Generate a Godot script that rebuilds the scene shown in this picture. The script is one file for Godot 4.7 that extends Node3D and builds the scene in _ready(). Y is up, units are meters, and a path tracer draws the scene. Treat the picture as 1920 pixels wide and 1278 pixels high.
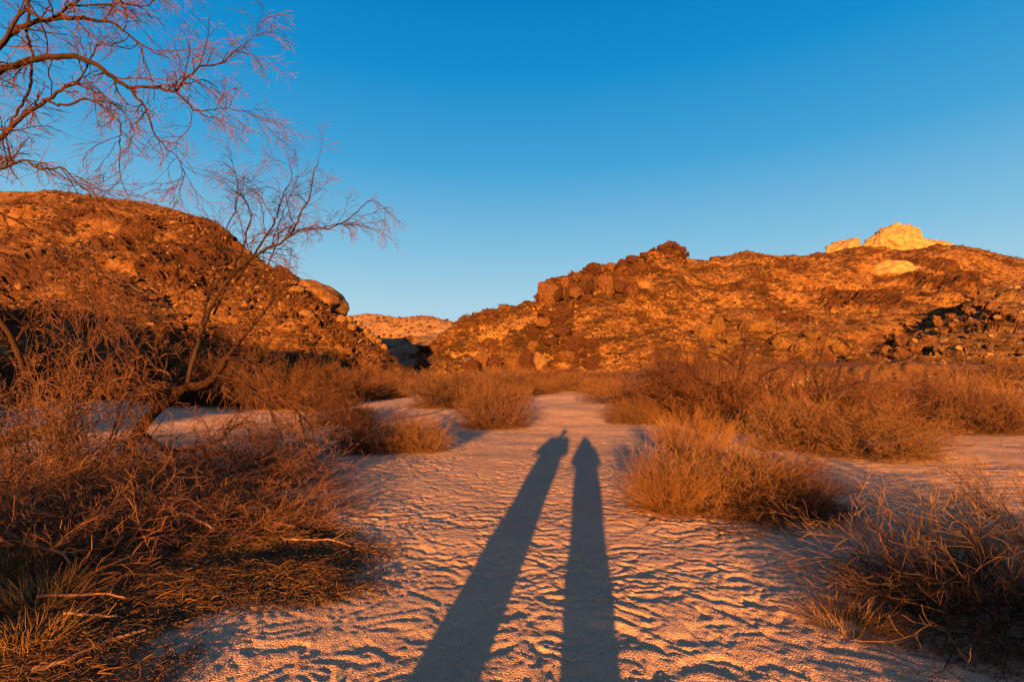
extends Node3D

const EYE := 1.55
const LENS := 1000.0
const SUN_RUN := 0.137
const SUN_DROP := 0.102
const EXPO := 6.5

var rng := RandomNumberGenerator.new()
var taken := {}
var V := PackedVector3Array()
var N := PackedVector3Array()
var C := PackedColorArray()
var I := PackedInt32Array()
var noise_cache := {}


# ---------------------------------------------------------------- helpers
func numbered(called: String) -> String:
	var n: int = taken.get(called, 0)
	taken[called] = n + 1
	return called if n == 0 else "%s_%03d" % [called, n]

func tag(o: Node3D, label: String, category: String, group := "") -> Node3D:
	if label: o.set_meta("label", label)
	if category: o.set_meta("category", category)
	if group: o.set_meta("group", group)
	return o

func thing(called: String, label: String, category: String, at: Vector3, turn := 0.0, group := "") -> Node3D:
	var o := Node3D.new()
	o.name = numbered(called)
	add_child(o, true)
	o.position = at
	o.rotation.y = turn
	tag(o, label, category, group)
	return o

func put(called: String, m: Mesh, mat: Material, parent: Node3D = null) -> MeshInstance3D:
	var o := MeshInstance3D.new()
	o.mesh = m
	o.material_override = mat
	if parent:
		o.name = called
		parent.add_child(o, true)
	else:
		o.name = numbered(called)
		add_child(o, true)
	return o

func kind(o: Node3D, k: String) -> Node3D:
	o.set_meta("kind", k)
	return o

# the point that lies px, py in the 1920 x 1278 picture, d metres in front of the camera
func at_px(px: float, py: float, d: float) -> Vector3:
	return Vector3((px - 960.0) / LENS * d, EYE + (720.0 - py) / LENS * d, -d)

func ground_px(px: float, py: float) -> Vector3:
	var d := EYE * LENS / (py - 720.0)
	var x := (px - 960.0) / LENS * d
	return Vector3(x, land(x, -d), -d)

func stand(px: float, d: float) -> Vector3:
	var x := (px - 960.0) / LENS * d
	return Vector3(x, land(x, -d), -d)

func nz(freq: float, s: int, oct := 1) -> FastNoiseLite:
	var key := "%f_%d_%d" % [freq, s, oct]
	if noise_cache.has(key): return noise_cache[key]
	var n := FastNoiseLite.new()
	n.noise_type = FastNoiseLite.TYPE_SIMPLEX_SMOOTH
	n.seed = s
	n.frequency = freq
	if oct == 1: n.fractal_type = FastNoiseLite.FRACTAL_NONE
	else:
		n.fractal_type = FastNoiseLite.FRACTAL_FBM
		n.fractal_octaves = oct
	noise_cache[key] = n
	return n

func cell_noise(freq: float, s: int, ret: int) -> FastNoiseLite:
	var n := FastNoiseLite.new()
	n.noise_type = FastNoiseLite.TYPE_CELLULAR
	n.cellular_return_type = ret
	n.seed = s
	n.frequency = freq
	n.fractal_type = FastNoiseLite.FRACTAL_NONE
	return n

func fresh() -> void:
	V = PackedVector3Array(); N = PackedVector3Array(); C = PackedColorArray(); I = PackedInt32Array()

func commit() -> ArrayMesh:
	if V.is_empty(): return ArrayMesh.new()
	# front faces run clockwise: turn all faces if most of them disagree with the normals
	var agree := 0.0
	for t in range(0, I.size(), 3 * (1 + I.size() / 3000)):
		agree += (V[I[t + 1]] - V[I[t]]).cross(V[I[t + 2]] - V[I[t]]).normalized().dot(N[I[t]])
	if agree > 0.0:
		for t in range(0, I.size(), 3):
			var k := I[t + 1]
			I[t + 1] = I[t + 2]
			I[t + 2] = k
	var a := []
	a.resize(Mesh.ARRAY_MAX)
	a[Mesh.ARRAY_VERTEX] = V
	a[Mesh.ARRAY_NORMAL] = N
	if C.size() == V.size(): a[Mesh.ARRAY_COLOR] = C
	a[Mesh.ARRAY_INDEX] = I
	var m := ArrayMesh.new()
	m.add_surface_from_arrays(Mesh.PRIMITIVE_TRIANGLES, a)
	fresh()
	return m

func ss(a: float, b: float, x: float) -> float:
	return smoothstep(a, b, x)

func matte(rough := 0.95) -> StandardMaterial3D:
	var m := StandardMaterial3D.new()
	m.vertex_color_use_as_albedo = true
	m.roughness = rough
	m.metallic_specular = 0.25
	return m

func noise_tex(freq: float, s: int, oct: int, lo: Color, hi: Color, size := 512) -> NoiseTexture2D:
	var n := FastNoiseLite.new()
	n.seed = s
	n.frequency = freq
	n.fractal_octaves = oct
	var t := NoiseTexture2D.new()
	t.width = size; t.height = size
	t.seamless = true
	t.noise = n
	var g := Gradient.new()
	g.set_color(0, lo); g.set_color(1, hi)
	t.color_ramp = g
	return t


# ---------------------------------------------------------------- land
var n_roll := nz(0.06, 11, 2)
var n_bump := nz(0.35, 12, 2)
var n_warp := nz(2.2, 13)
var n_warp2 := nz(2.0, 14)
var n_rip := nz(4.0, 15)
var n_rip2 := nz(8.5, 16)
var n_chop := nz(1.7, 20)
var n_crumb := nz(17.0, 19)
var n_amp := nz(0.5, 17, 2)
var n_run := nz(0.55, 18, 2)

func land(x: float, z: float) -> float:
	var d := -z
	var far := Vector2(x, z).length()
	var h := 3.0 * ss(46.0, 120.0, d) + 6.0 * ss(120.0, 300.0, d)
	h += 0.026 * clampf(d - 17.0, 0.0, 33.0) * ss(15.0, 26.0, d)
	if x > 10.0 and d > 20.0:
		var q := d - (47.0 - 0.27 * (x - 16.0)) + (absf(n_run.get_noise_2d(x * 0.8 - d * 0.8, d * 0.12)) * 1.0 + n_run.get_noise_2d(x * 2.6 - d * 1.5, d * 0.8) * 0.8 - 0.3)
		h = maxf(h, 3.3 * ss(-6.5, 1.2, q) * ss(11.0, 17.0, x))
	h += n_roll.get_noise_2d(x, z) * 0.5 * ss(8.0, 40.0, far)
	h += n_bump.get_noise_2d(x, z) * 0.045 * (0.5 + 0.5 * ss(4.0, 16.0, far))
	return h

const COUNT_WORDS := ["first", "second", "third", "fourth", "fifth", "sixth", "seventh", "eighth", "ninth", "tenth", "eleventh", "twelfth", "thirteenth", "fourteenth", "fifteenth", "sixteenth", "seventeenth", "eighteenth", "nineteenth", "twentieth", "twenty-first", "twenty-second", "twenty-third", "twenty-fourth", "twenty-fifth", "twenty-sixth", "twenty-seventh", "twenty-eighth"]

func ripple(x: float, z: float) -> float:
	var far := Vector2(x, z).length()
	if far > 45.0: return 0.0
	var wx := x + 0.16 * n_warp.get_noise_2d(x, z)
	var wz := z + 0.11 * n_warp2.get_noise_2d(x + 30.0, z)
	var n := n_rip.get_noise_2d(wx * 0.9, wz)
	var m := n_rip2.get_noise_2d(wx * 0.95 + 9.0, wz)
	var a := clampf(0.95 + 0.6 * n_amp.get_noise_2d(x, z), 0.5, 1.4)
	var chop := clampf(0.6 + 0.9 * n_chop.get_noise_2d(x, z * 1.6), 0.1, 1.2)
	var r := (0.5 - absf(n) * 1.5) * 0.009 * chop + n * 0.008 + m * 0.006 + (0.4 - absf(m)) * 0.009
	if far < 14.0: r += n_crumb.get_noise_2d(x, z) * 0.0038
	return 1.2 * r * a * (1.0 - ss(14.0, 45.0, far))

func axis(dense_lo: float, dense_hi: float, s: float, lo: float, hi: float, grow: float) -> PackedFloat32Array:
	var left := PackedFloat32Array()
	var x := dense_lo
	while x > lo:
		x -= maxf(s, grow * (dense_lo - x) + s)
		left.append(x)
	left.reverse()
	x = dense_lo
	while x < dense_hi:
		left.append(x)
		x += s
	while x < hi:
		left.append(x)
		var g := maxf(s, grow * (x - dense_hi) + s)
		x += minf(g, 0.22) if x > 14.0 and x < 44.0 else g
	left.append(x)
	return left

# outline of the mat of straw and dead leaves on the left, and how far outside it a point lies
var mat_line := PackedVector2Array()
var n_mat := nz(0.8, 133, 3)

func mat_edge(x: float, z: float) -> float:
	if mat_line.is_empty():
		for p in [[-500, 930], [0, 900], [250, 905], [450, 915], [560, 960], [640, 1000], [692, 1040], [680, 1095], [560, 1130], [400, 1142], [325, 1180], [245, 1265], [140, 1420], [-900, 1420]]:
			var d: float = EYE * LENS / (p[1] - 720.0)
			mat_line.append(Vector2((p[0] - 960.0) / LENS * d, -d))
	var q := Vector2(x, z) + Vector2(1.0, 0.6) * n_mat.get_noise_2d(x, z) * 0.45
	var far := 1e9
	for i in mat_line.size():
		far = minf(far, q.distance_to(Geometry2D.get_closest_point_to_segment(q, mat_line[i], mat_line[(i + 1) % mat_line.size()])))
	return -far if Geometry2D.is_point_in_polygon(q, mat_line) else far

func build_ground() -> void:
	var xs := axis(-3.4, 3.6, 0.03, -1600.0, 1600.0, 0.036)
	var ds := PackedFloat32Array()
	var d := -1600.0
	while d < 1.6:
		ds.append(d)
		d += clampf((1.7 - d) * 0.16, 0.06, 300.0)
	while d < 1900.0:
		ds.append(d)
		if d < 20.0: d += maxf(0.022, 0.0050 * d)
		elif d < 70.0: d += 0.26 if d > 30.0 and d < 52.0 else 0.012 * d
		else: d += 0.045 * d
	var nx := xs.size()
	var nd := ds.size()
	var col := nz(0.9, 21, 3)
	var col2 := nz(0.07, 22, 2)
	fresh()
	V.resize(nx * nd); N.resize(nx * nd); C.resize(nx * nd)
	for j in nd:
		var z := -ds[j]
		for i in nx:
			var x := xs[i]
			var y := land(x, z)
			if z < 2.0: y += ripple(x, z)
			var k := j * nx + i
			V[k] = Vector3(x, y, z)
			var t := 1.0 + 0.10 * col.get_noise_2d(x, z) + 0.12 * col2.get_noise_2d(x, z)
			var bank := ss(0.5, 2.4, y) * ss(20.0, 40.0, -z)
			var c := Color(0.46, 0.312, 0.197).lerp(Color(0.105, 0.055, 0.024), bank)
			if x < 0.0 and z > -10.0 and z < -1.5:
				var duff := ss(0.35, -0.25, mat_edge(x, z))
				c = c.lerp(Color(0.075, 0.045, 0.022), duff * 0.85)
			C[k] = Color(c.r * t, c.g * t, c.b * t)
	grid_faces(nx, nd)
	var m := matte(0.95)
	m.uv1_triplanar = true
	m.uv1_world_triplanar = true
	m.uv1_scale = Vector3(0.55, 0.55, 0.55)
	m.albedo_texture = noise_tex(0.16, 5, 3, Color(0.62, 0.61, 0.6), Color(1.1, 1.1, 1.1), 1024)
	m.heightmap_enabled = true
	m.heightmap_texture = noise_tex(0.11, 6, 3, Color(0, 0, 0), Color(1, 1, 1), 1024)
	m.heightmap_scale = 0.9
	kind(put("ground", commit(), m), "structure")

# index buffer and normals of a grid held in V (row-major, nx per row)
func grid_faces(nx: int, ny: int) -> void:
	for j in ny:
		var j0 := maxi(j - 1, 0)
		var j1 := mini(j + 1, ny - 1)
		for i in nx:
			var a := V[j * nx + mini(i + 1, nx - 1)] - V[j * nx + maxi(i - 1, 0)]
			var b := V[j1 * nx + i] - V[j0 * nx + i]
			N[j * nx + i] = a.cross(b).normalized()
	var ups := 0.0
	for k in range(0, N.size(), 37): ups += N[k].y
	if ups < 0.0:
		for k in N.size(): N[k] = -N[k]
	var base := I.size()
	I.resize(base + (nx - 1) * (ny - 1) * 6)
	var w := base
	for j in ny - 1:
		for i in nx - 1:
			var k := j * nx + i
			I[w] = k; I[w + 1] = k + nx; I[w + 2] = k + 1
			I[w + 3] = k + 1; I[w + 4] = k + nx; I[w + 5] = k + nx + 1
			w += 6


# ---------------------------------------------------------------- hills
func along(pts: Array, u: float) -> Vector3:
	var n := pts.size() - 1
	var f := clampf(u, 0.0, 1.0) * n
	var i := mini(int(f), n - 1)
	var p0: Vector3 = pts[maxi(i - 1, 0)]
	var p1: Vector3 = pts[i]
	var p2: Vector3 = pts[i + 1]
	var p3: Vector3 = pts[mini(i + 2, n)]
	return p1.cubic_interpolate(p2, p0, p3, f - i)

# rows of [px, ridge py, ridge d, foot d, foot height]; returns the grid so that rocks can be strewn on it
func loft(called: String, rows: Array, nu: int, nv: int, o: Dictionary, mat: Material) -> Dictionary:
	var ridge := []
	var foot := []
	for r in rows:
		ridge.append(at_px(r[0], r[1], r[2]))
		foot.append(Vector3((r[0] - 960.0) / LENS * r[3], r[4], -r[3]))
	var nb := 10
	var ny := nv + nb
	fresh()
	V.resize(nu * ny); N.resize(nu * ny); C.resize(nu * ny)
	var bend: float = o.get("bend", 1.12)
	for j in ny:
		var v := float(j) / (nv - 1) if j < nv else 1.0 + 0.9 * pow(float(j - nv + 1) / nb, 1.5)
		for i in nu:
			var u := float(i) / (nu - 1)
			var r := along(ridge, u)
			var f := along(foot, u)
			var p := f.lerp(r, minf(v, 1.0))
			if v <= 1.0:
				p.y = lerpf(f.y, r.y, pow(v, bend))
			else:
				var w := v - 1.0
				p = r + (r - f) * w
				p.y = r.y - (r.y - f.y) * (0.35 * w + 0.9 * w * w)
			V[j * nu + i] = p
	grid_faces(nu, ny)
	var big := nz(o.get("f1", 0.035), o.seed, 3)
	var gully := nz(o.get("fg", 0.05), o.seed + 7, 2)
	var mask := nz(o.get("fm", 0.06), o.seed + 1, 3)
	var block := cell_noise(o.get("f2", 0.28), o.seed + 2, FastNoiseLite.RETURN_CELL_VALUE)
	var block2 := cell_noise(o.get("f2", 0.28) * 2.3, o.seed + 3, FastNoiseLite.RETURN_CELL_VALUE)
	var fine := nz(o.get("f3", 0.9), o.seed + 4, 3)
	var tone := nz(o.get("ft", 0.12), o.seed + 5, 3)
	var crags: Array = o.get("crags", [])
	var pales: Array = o.get("pales", [])
	var dark: Color = o.dark
	var soil: Color = o.soil
	var pale: Color = o.pale
	var a1: float = o.a1
	var a2: float = o.a2
	var a3: float = o.a3
	var bias: float = o.get("bias", 0.0)
	for k in V.size():
		var p := V[k]
		var u := float(k % nu) / (nu - 1)
		var v := float(k / nu) / (nv - 1)
		var q := Vector3(p.x + 1.5 * fine.get_noise_3d(p.y, p.x, p.z) + 0.45 * p.y, p.y * 0.62, p.z)
		var c := mask.get_noise_3dv(q) + bias
		var pl := 0.0
		for g in crags:
			var far: float = p.distance_to(g[0]) / g[1]
			if far < 1.6: c += g[2] * (1.0 - ss(0.5, 1.4, far + 0.3 * fine.get_noise_3dv(p * 0.25)))
		for g in pales:
			var far: float = p.distance_to(g[0]) / g[1]
			if far < 1.4: pl = maxf(pl, 1.0 - ss(0.75, 1.1, far + 0.25 * fine.get_noise_3dv(p * 0.25)))
		c = ss(0.06, 0.34, c) * (1.0 - pl)
		var ends := ss(0.0, 0.04, v)
		var disp := a1 * big.get_noise_3dv(p) * ss(0.0, 0.2, v) * (1.0 - 0.85 * ss(0.75, 1.0, v))
		disp += c * a2 * (0.7 * block.get_noise_3dv(q) + 0.45 * block2.get_noise_3dv(q) + 0.35)
		disp += a3 * fine.get_noise_3dv(p) * (0.6 + 0.8 * c) * (1.0 - 0.7 * pl)
		V[k] = p + (N[k] * Vector3(1.0, 1.0 - 0.6 * c, 1.0)).normalized() * disp * ends
		var t := tone.get_noise_3dv(p) + 0.7 * fine.get_noise_3dv(p * 1.9)
		var col := soil.lerp(pale, clampf(0.42 + 1.5 * t, 0.0, 1.0))
		var dk := dark.lerp(soil, clampf(0.15 + 0.9 * block2.get_noise_3dv(q) * 0.5 + 0.5 * t, 0.0, 0.7))
		col = col.lerp(dk, clampf(c * 1.15 - 0.15 * t, 0.0, 1.0))
		col = col.lerp(Color(pale.r * 1.25, pale.g * 1.25, pale.b * 1.2), pl * 0.85)
		C[k] = col
	I.clear()
	grid_faces(nu, ny)
	var grid := {"v": V.duplicate(), "n": N.duplicate(), "nu": nu, "nv": nv, "ny": ny}
	kind(put(called, commit(), mat), "structure")
	return grid

# a cube blown up to a ball, cut by random planes into a boulder
func rock_mesh(s: int, n: int, cuts: int, keep_lo: float, keep_hi: float, rough: float, freq: float, tint: Color, smooth := true, square := 0.0) -> ArrayMesh:
	var r := RandomNumberGenerator.new()
	r.seed = s
	var planes := []
	for i in cuts:
		var a := Vector3(r.randfn(), r.randfn(), r.randfn()).normalized()
		planes.append([a, r.randf_range(keep_lo, keep_hi)])
	var no := nz(freq, s + 100, 4)
	var st := SurfaceTool.new()
	st.begin(Mesh.PRIMITIVE_TRIANGLES)
	st.set_smooth_group(0 if smooth else -1)
	var axes := [Vector3.RIGHT, Vector3.LEFT, Vector3.UP, Vector3.DOWN, Vector3.BACK, Vector3.FORWARD]
	for ax in axes:
		var a: Vector3 = ax
		var b := Vector3(a.y, a.z, a.x)
		var c := a.cross(b)
		var pts := []
		for j in n + 1:
			for i in n + 1:
				var p := (a + b * tan((2.0 * i / n - 1.0) * PI / 4.0) + c * tan((2.0 * j / n - 1.0) * PI / 4.0)).normalized()
				if square > 0.0: p *= lerpf(1.0, 1.0 / pow(pow(absf(p.x), 7.0) + pow(absf(p.y), 7.0) + pow(absf(p.z), 7.0), 1.0 / 7.0), square)
				for pl in planes:
					var e: float = p.dot(pl[0]) - pl[1]
					if e > 0.0: p -= pl[0] * e * 0.93
				p += p.normalized() * no.get_noise_3dv(p) * rough
				pts.append(p)
		for j in n:
			for i in n:
				var q := [pts[j * (n + 1) + i], pts[j * (n + 1) + i + 1], pts[(j + 1) * (n + 1) + i + 1], pts[(j + 1) * (n + 1) + i]]
				for t in [0, 2, 1, 0, 3, 2]:
					var p: Vector3 = q[t]
					var g := clampf(1.0 + 0.9 * no.get_noise_3dv(p * 2.7) + 0.5 * no.get_noise_3dv(p * 6.1), 0.35, 1.8)
					st.set_color(Color(tint.r * g, tint.g * g, tint.b * g))
					st.add_vertex(p)
	st.generate_normals()
	st.index()
	return st.commit()

func spot(g: Dictionary, u: float, v: float) -> Array:
	var nu: int = g.nu
	var i := clampi(int(u * (nu - 1)), 0, nu - 2)
	var j := clampi(int(v * (g.nv - 1)), 0, g.ny - 2)
	var fu := u * (nu - 1) - i
	var fv: float = v * (g.nv - 1) - j
	var a: Vector3 = g.v[j * nu + i]
	var b: Vector3 = g.v[j * nu + i + 1]
	var c: Vector3 = g.v[(j + 1) * nu + i]
	var d: Vector3 = g.v[(j + 1) * nu + i + 1]
	return [a.lerp(b, fu).lerp(c.lerp(d, fu), fv), g.n[j * nu + i]]

func strew(called: String, g: Dictionary, meshes: Array, mat: Material, count: int, o: Dictionary) -> void:
	var patch := nz(o.get("freq", 0.05), o.seed, 2)
	var where := []
	var tints := []
	for m in meshes:
		where.append([])
		tints.append([])
	var made := 0
	var tries := 0
	while made < count and tries < count * 6:
		tries += 1
		var s := spot(g, rng.randf(), rng.randf_range(o.get("lo", 0.0), o.get("hi", 1.0)))
		var p: Vector3 = s[0]
		if patch.get_noise_3dv(p) + rng.randf_range(-0.35, 0.35) < o.get("cut", 0.0): continue
		var size: float = o.small * pow(1.0 - rng.randf() * 0.985, -o.get("power", 0.55))
		size = minf(size, o.large)
		var b := Basis.from_euler(Vector3(rng.randf_range(-0.5, 0.5), rng.randf() * TAU, rng.randf_range(-0.5, 0.5)) * (1.0 if o.get("tumble", true) else Vector3(0.25, 1.0, 0.25)))
		b = b.scaled_local(Vector3(size * rng.randf_range(0.8, 1.25), size * rng.randf_range(0.6, 1.0), size * rng.randf_range(0.8, 1.2)))
		var k := rng.randi() % meshes.size()
		where[k].append(Transform3D(b, p + s[1] * size * o.get("lift", 0.15)))
		var c: Color = o.a.lerp(o.b, rng.randf())
		if rng.randf() < o.get("odd", 0.0): c = o.c
		tints[k].append(c)
		made += 1
	for k in meshes.size():
		if where[k].is_empty(): continue
		var mm := MultiMesh.new()
		mm.transform_format = MultiMesh.TRANSFORM_3D
		mm.use_colors = true
		mm.mesh = meshes[k]
		mm.instance_count = where[k].size()
		for i in where[k].size():
			mm.set_instance_transform(i, where[k][i])
			mm.set_instance_color(i, tints[k][i])
		var node := MultiMeshInstance3D.new()
		node.multimesh = mm
		node.material_override = mat
		node.name = numbered(called)
		add_child(node, true)
		node.set_meta("kind", "stuff")
		if o.has("label"): node.set_meta("label", o.label)

var m_rock: StandardMaterial3D
var m_twig: StandardMaterial3D
var m_bark: StandardMaterial3D
var rocks := []
var left_hill: Dictionary
var ridge: Dictionary
var spur: Dictionary

func build_hills() -> void:
	m_rock = matte(0.92)
	m_rock.uv1_triplanar = true
	m_rock.uv1_world_triplanar = true
	m_rock.uv1_scale = Vector3.ONE * 0.16
	m_rock.albedo_texture = noise_tex(0.03, 31, 5, Color(0.42, 0.38, 0.36), Color(1.15, 1.15, 1.15), 1024)
	m_rock.heightmap_enabled = true
	m_rock.heightmap_texture = noise_tex(0.02, 32, 5, Color(0, 0, 0), Color(1, 1, 1), 1024)
	m_rock.heightmap_scale = 30.0
	# dark outcrops on the mountain's middle slope: px, py, width
	var outcrops := []
	for c in [[1180, 560, 40], [1240, 545, 36], [1150, 610, 34], [1205, 600, 28], [1300, 560, 32], [1245, 640, 34], [1195, 655, 30], [1330, 520, 34], [1420, 545, 30], [1470, 520, 36], [1545, 565, 50], [1565, 585, 36], [1640, 565, 44], [1700, 545, 40], [1755, 510, 40], [1540, 490, 26], [1350, 590, 30], [1100, 570, 36], [1140, 545, 36], [1075, 560, 40], [1265, 505, 36], [1230, 510, 30]]:
		var d: float = 94.0 + (705.0 - c[1]) * 0.24 + pow(maxf(0.0, 640.0 - c[1]), 1.7) * 0.017
		outcrops.append([at_px(c[0], c[1], d), c[2] * d / LENS * 0.8, 0.55])
	var dark := Color(0.05, 0.02, 0.011)
	var soil := Color(0.122, 0.054, 0.017)
	var pale := Color(0.23, 0.128, 0.042)
	left_hill = loft("hillside", [
		[-760, 300, 175, 40, -1.0], [-300, 330, 155, 42, -1.0], [0, 357, 142, 46, -1.0], [100, 357, 138, 48, -1.0], [180, 368, 134, 50, -1.0], [260, 378, 130, 52, -1.0],
		[330, 394, 125, 54, -1.0], [390, 414, 120, 56, -1.0], [430, 447, 116, 58, -1.0], [470, 474, 112, 60, -1.0], [510, 499, 108, 62, -1.0], [560, 527, 104, 65, -1.0],
		[610, 575, 100, 68, -0.8], [650, 600, 97, 72, -0.5], [690, 632, 95, 76, 0.0], [730, 668, 93, 80, 0.0], [765, 705, 91, 84, 0.0], [790, 725, 90, 86, 0.0]],
		460, 230, {"seed": 40, "a1": 4.0, "a2": 1.1, "a3": 0.4, "f1": 0.04, "f2": 0.3, "f3": 0.8, "fm": 0.05, "ft": 0.45, "bias": -0.06, "dark": dark, "soil": soil, "pale": pale,
		"crags": [[at_px(150, 400, 125), 9.0, 0.4], [at_px(290, 440, 112), 10.0, 0.4], [at_px(360, 480, 100), 6.0, 0.5], [at_px(420, 440, 116), 5.0, 0.4], [at_px(540, 510, 104), 6.0, 0.7], [at_px(620, 620, 92), 6.0, 0.5], [at_px(690, 660, 88), 4.0, 0.6]]}, m_rock)
	ridge = loft("mountain_ridge", [
		[740, 700, 150, 112, 2.0], [785, 664, 160, 114, 2.0], [820, 632, 165, 114, 2.0], [857, 605, 168, 114, 2.0], [890, 590, 172, 114, 2.0], [947, 576, 175, 114, 2.0], [984, 571, 176, 112, 2.0], [1006, 560, 176, 110, 2.0],
		[1022, 536, 176, 108, 2.0], [1052, 522, 178, 105, 2.0], [1101, 505, 182, 102, 2.0], [1146, 497, 187, 100, 2.0], [1198, 480, 193, 98, 2.0], [1240, 466, 198, 96, 2.0], [1262, 460, 202, 96, 2.0], [1290, 482, 207, 95, 2.0],
		[1340, 487, 214, 94, 2.0], [1400, 473, 222, 92, 2.0], [1440, 475, 228, 92, 2.0], [1500, 480, 236, 91, 2.0], [1570, 472, 246, 90, 2.0], [1620, 462, 254, 90, 2.0], [1700, 469, 264, 90, 2.0], [1780, 460, 274, 90, 2.0],
		[1830, 464, 280, 90, 2.0], [1880, 478, 286, 90, 2.0], [1960, 486, 296, 90, 2.0], [2200, 470, 320, 90, 2.0], [2600, 480, 340, 90, 2.0]],
		620, 230, {"seed": 60, "a1": 6.0, "a2": 1.7, "a3": 0.5, "f1": 0.025, "f2": 0.3, "f3": 0.65, "fm": 0.04, "ft": 0.42, "bias": -0.1, "bend": 1.05, "dark": dark, "soil": Color(0.155, 0.07, 0.019), "pale": Color(0.29, 0.168, 0.05),
		"crags": [[at_px(1090, 535, 174), 12.0, 0.6], [at_px(1030, 550, 172), 8.0, 0.7], [at_px(1180, 540, 178), 12.0, 0.5], [at_px(1255, 470, 198), 8.0, 0.7], [at_px(1060, 620, 150), 9.0, 0.6], [at_px(1030, 600, 155), 8.0, 0.6],
		[at_px(930, 668, 124), 6.0, 0.9], [at_px(1050, 680, 120), 8.0, 0.5], [at_px(890, 600, 165), 8.0, 0.4], [at_px(1560, 590, 170), 14.0, 0.4], [at_px(1750, 520, 215), 14.0, 0.35], [at_px(1620, 490, 235), 10.0, 0.35], [at_px(1100, 690, 116), 5.0, 0.4]] + outcrops,
		"pales": [[at_px(1674, 503, 212), 7.5], [at_px(1650, 500, 213), 4.0], [at_px(1700, 503, 213), 4.0], [at_px(940, 615, 155), 7.0], [at_px(985, 595, 160), 5.0], [at_px(1018, 680, 115), 3.0], [at_px(860, 650, 140), 6.0]]}, m_rock)
	spur = loft("rocky_spur", [
		[1560, 705, 92, 78, 1.0], [1620, 680, 94, 74, 1.5], [1660, 662, 96, 70, 1.8], [1705, 634, 99, 66, 2.0], [1760, 606, 102, 64, 2.0], [1800, 580, 106, 62, 2.0], [1850, 545, 110, 60, 2.0], [1920, 524, 116, 58, 2.0], [2050, 500, 125, 56, 2.0], [2400, 470, 140, 54, 2.0]],
		300, 150, {"seed": 80, "a1": 2.5, "a2": 1.2, "a3": 0.6, "f1": 0.05, "f2": 0.35, "f3": 0.7, "fm": 0.08, "bias": -0.12, "dark": dark, "soil": Color(0.13, 0.075, 0.032), "pale": Color(0.2, 0.125, 0.055), "crags": []}, m_rock)
	loft("canyon_slope", [
		[560, 640, 250, 116, 2.0], [640, 630, 246, 116, 2.0], [700, 634, 240, 116, 2.0], [740, 634, 236, 116, 2.0], [780, 630, 232, 114, 2.0], [830, 620, 228, 112, 2.0], [900, 600, 225, 110, 2.0]],
		120, 90, {"seed": 90, "a1": 3.0, "a2": 1.5, "a3": 0.8, "f1": 0.04, "f2": 0.2, "f3": 0.4, "bias": -0.1, "dark": dark, "soil": Color(0.2, 0.12, 0.06), "pale": Color(0.3, 0.2, 0.11)}, m_rock)
	var fh := loft("far_hills", [
		[420, 590, 520, 300, 10.0], [560, 596, 520, 300, 10.0], [640, 594, 520, 300, 10.0], [690, 588, 520, 300, 10.0], [722, 592, 515, 300, 10.0], [748, 595, 510, 295, 10.0], [775, 593, 510, 290, 10.0], [805, 594, 505, 290, 10.0], [838, 602, 500, 290, 10.0], [880, 612, 495, 290, 10.0], [1000, 620, 490, 290, 10.0]],
		200, 100, {"seed": 100, "a1": 14.0, "a2": 1.5, "a3": 1.6, "f1": 0.012, "f2": 0.1, "f3": 0.2, "ft": 0.05, "bias": -0.25, "dark": Color(0.12, 0.07, 0.04), "soil": Color(0.27, 0.17, 0.085), "pale": Color(0.34, 0.225, 0.125)}, m_rock)
	for k in 5:
		rocks.append(rock_mesh(200 + k, 4, 15, 0.42, 0.85, 0.07, 1.3, Color(1, 1, 1), false))
	var red := Color(0.036, 0.015, 0.008)
	strew("loose_rocks", left_hill, rocks, m_rock, 42000, {"seed": 41, "small": 0.085, "large": 0.75, "a": red, "b": Color(0.14, 0.072, 0.03), "odd": 0.12, "c": Color(0.24, 0.15, 0.065), "cut": -0.1, "lo": 0.08})
	strew("ridge_rocks", ridge, rocks, m_rock, 70000, {"seed": 61, "small": 0.12, "large": 1.1, "a": red, "b": Color(0.13, 0.065, 0.022), "odd": 0.1, "c": Color(0.24, 0.155, 0.045), "power": 0.42, "cut": -0.1})
	strew("spur_rocks", spur, rocks, m_rock, 4000, {"seed": 81, "small": 0.10, "large": 0.7, "a": red, "b": Color(0.22, 0.13, 0.07), "odd": 0.2, "c": Color(0.3, 0.2, 0.11), "cut": -0.1})
	strew("far_rocks", fh, rocks, m_rock, 4000, {"seed": 101, "small": 0.4, "large": 2.0, "a": red, "b": Color(0.25, 0.15, 0.08), "cut": -0.1})


# where the hill's surface is met when looking through px, py
func hill_d(g: Dictionary, px: float, py: float) -> float:
	var best := 1e9
	var d := 150.0
	var v: PackedVector3Array = g.v
	for k in range(0, v.size(), 2):
		var p := v[k]
		if p.z > -20.0: continue
		var e := absf(960.0 - p.x / p.z * LENS - px) + absf(720.0 + (p.y - EYE) / p.z * LENS - py)
		if e < 5.0: e = 3.0 - p.z * 0.002
		if e < best:
			best = e
			d = -p.z
	return d

func block(called: String, label: String, group: String, m: Mesh, px: float, py: float, d: float, w: float, h: float, deep: float, tilt: float, mat: Material) -> void:
	var o := MeshInstance3D.new()
	o.name = numbered(called)
	o.mesh = m
	o.material_override = mat
	add_child(o, true)
	o.position = at_px(px, py, d)
	var s := d / LENS * 0.5
	o.basis = Basis(Vector3(0, 0, 1), tilt) * Basis.from_scale(Vector3(w * s, h * s, w * s * deep))
	tag(o, label, "boulder" if called != "rock_slab" else "rock slab", group)

func tone_of(t: String) -> String:
	if t == "dark block" or t == "brown block": return ["dark block", "brown block", "dark", "dark block", "brown"][rng.randi() % 5]
	return t

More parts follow.
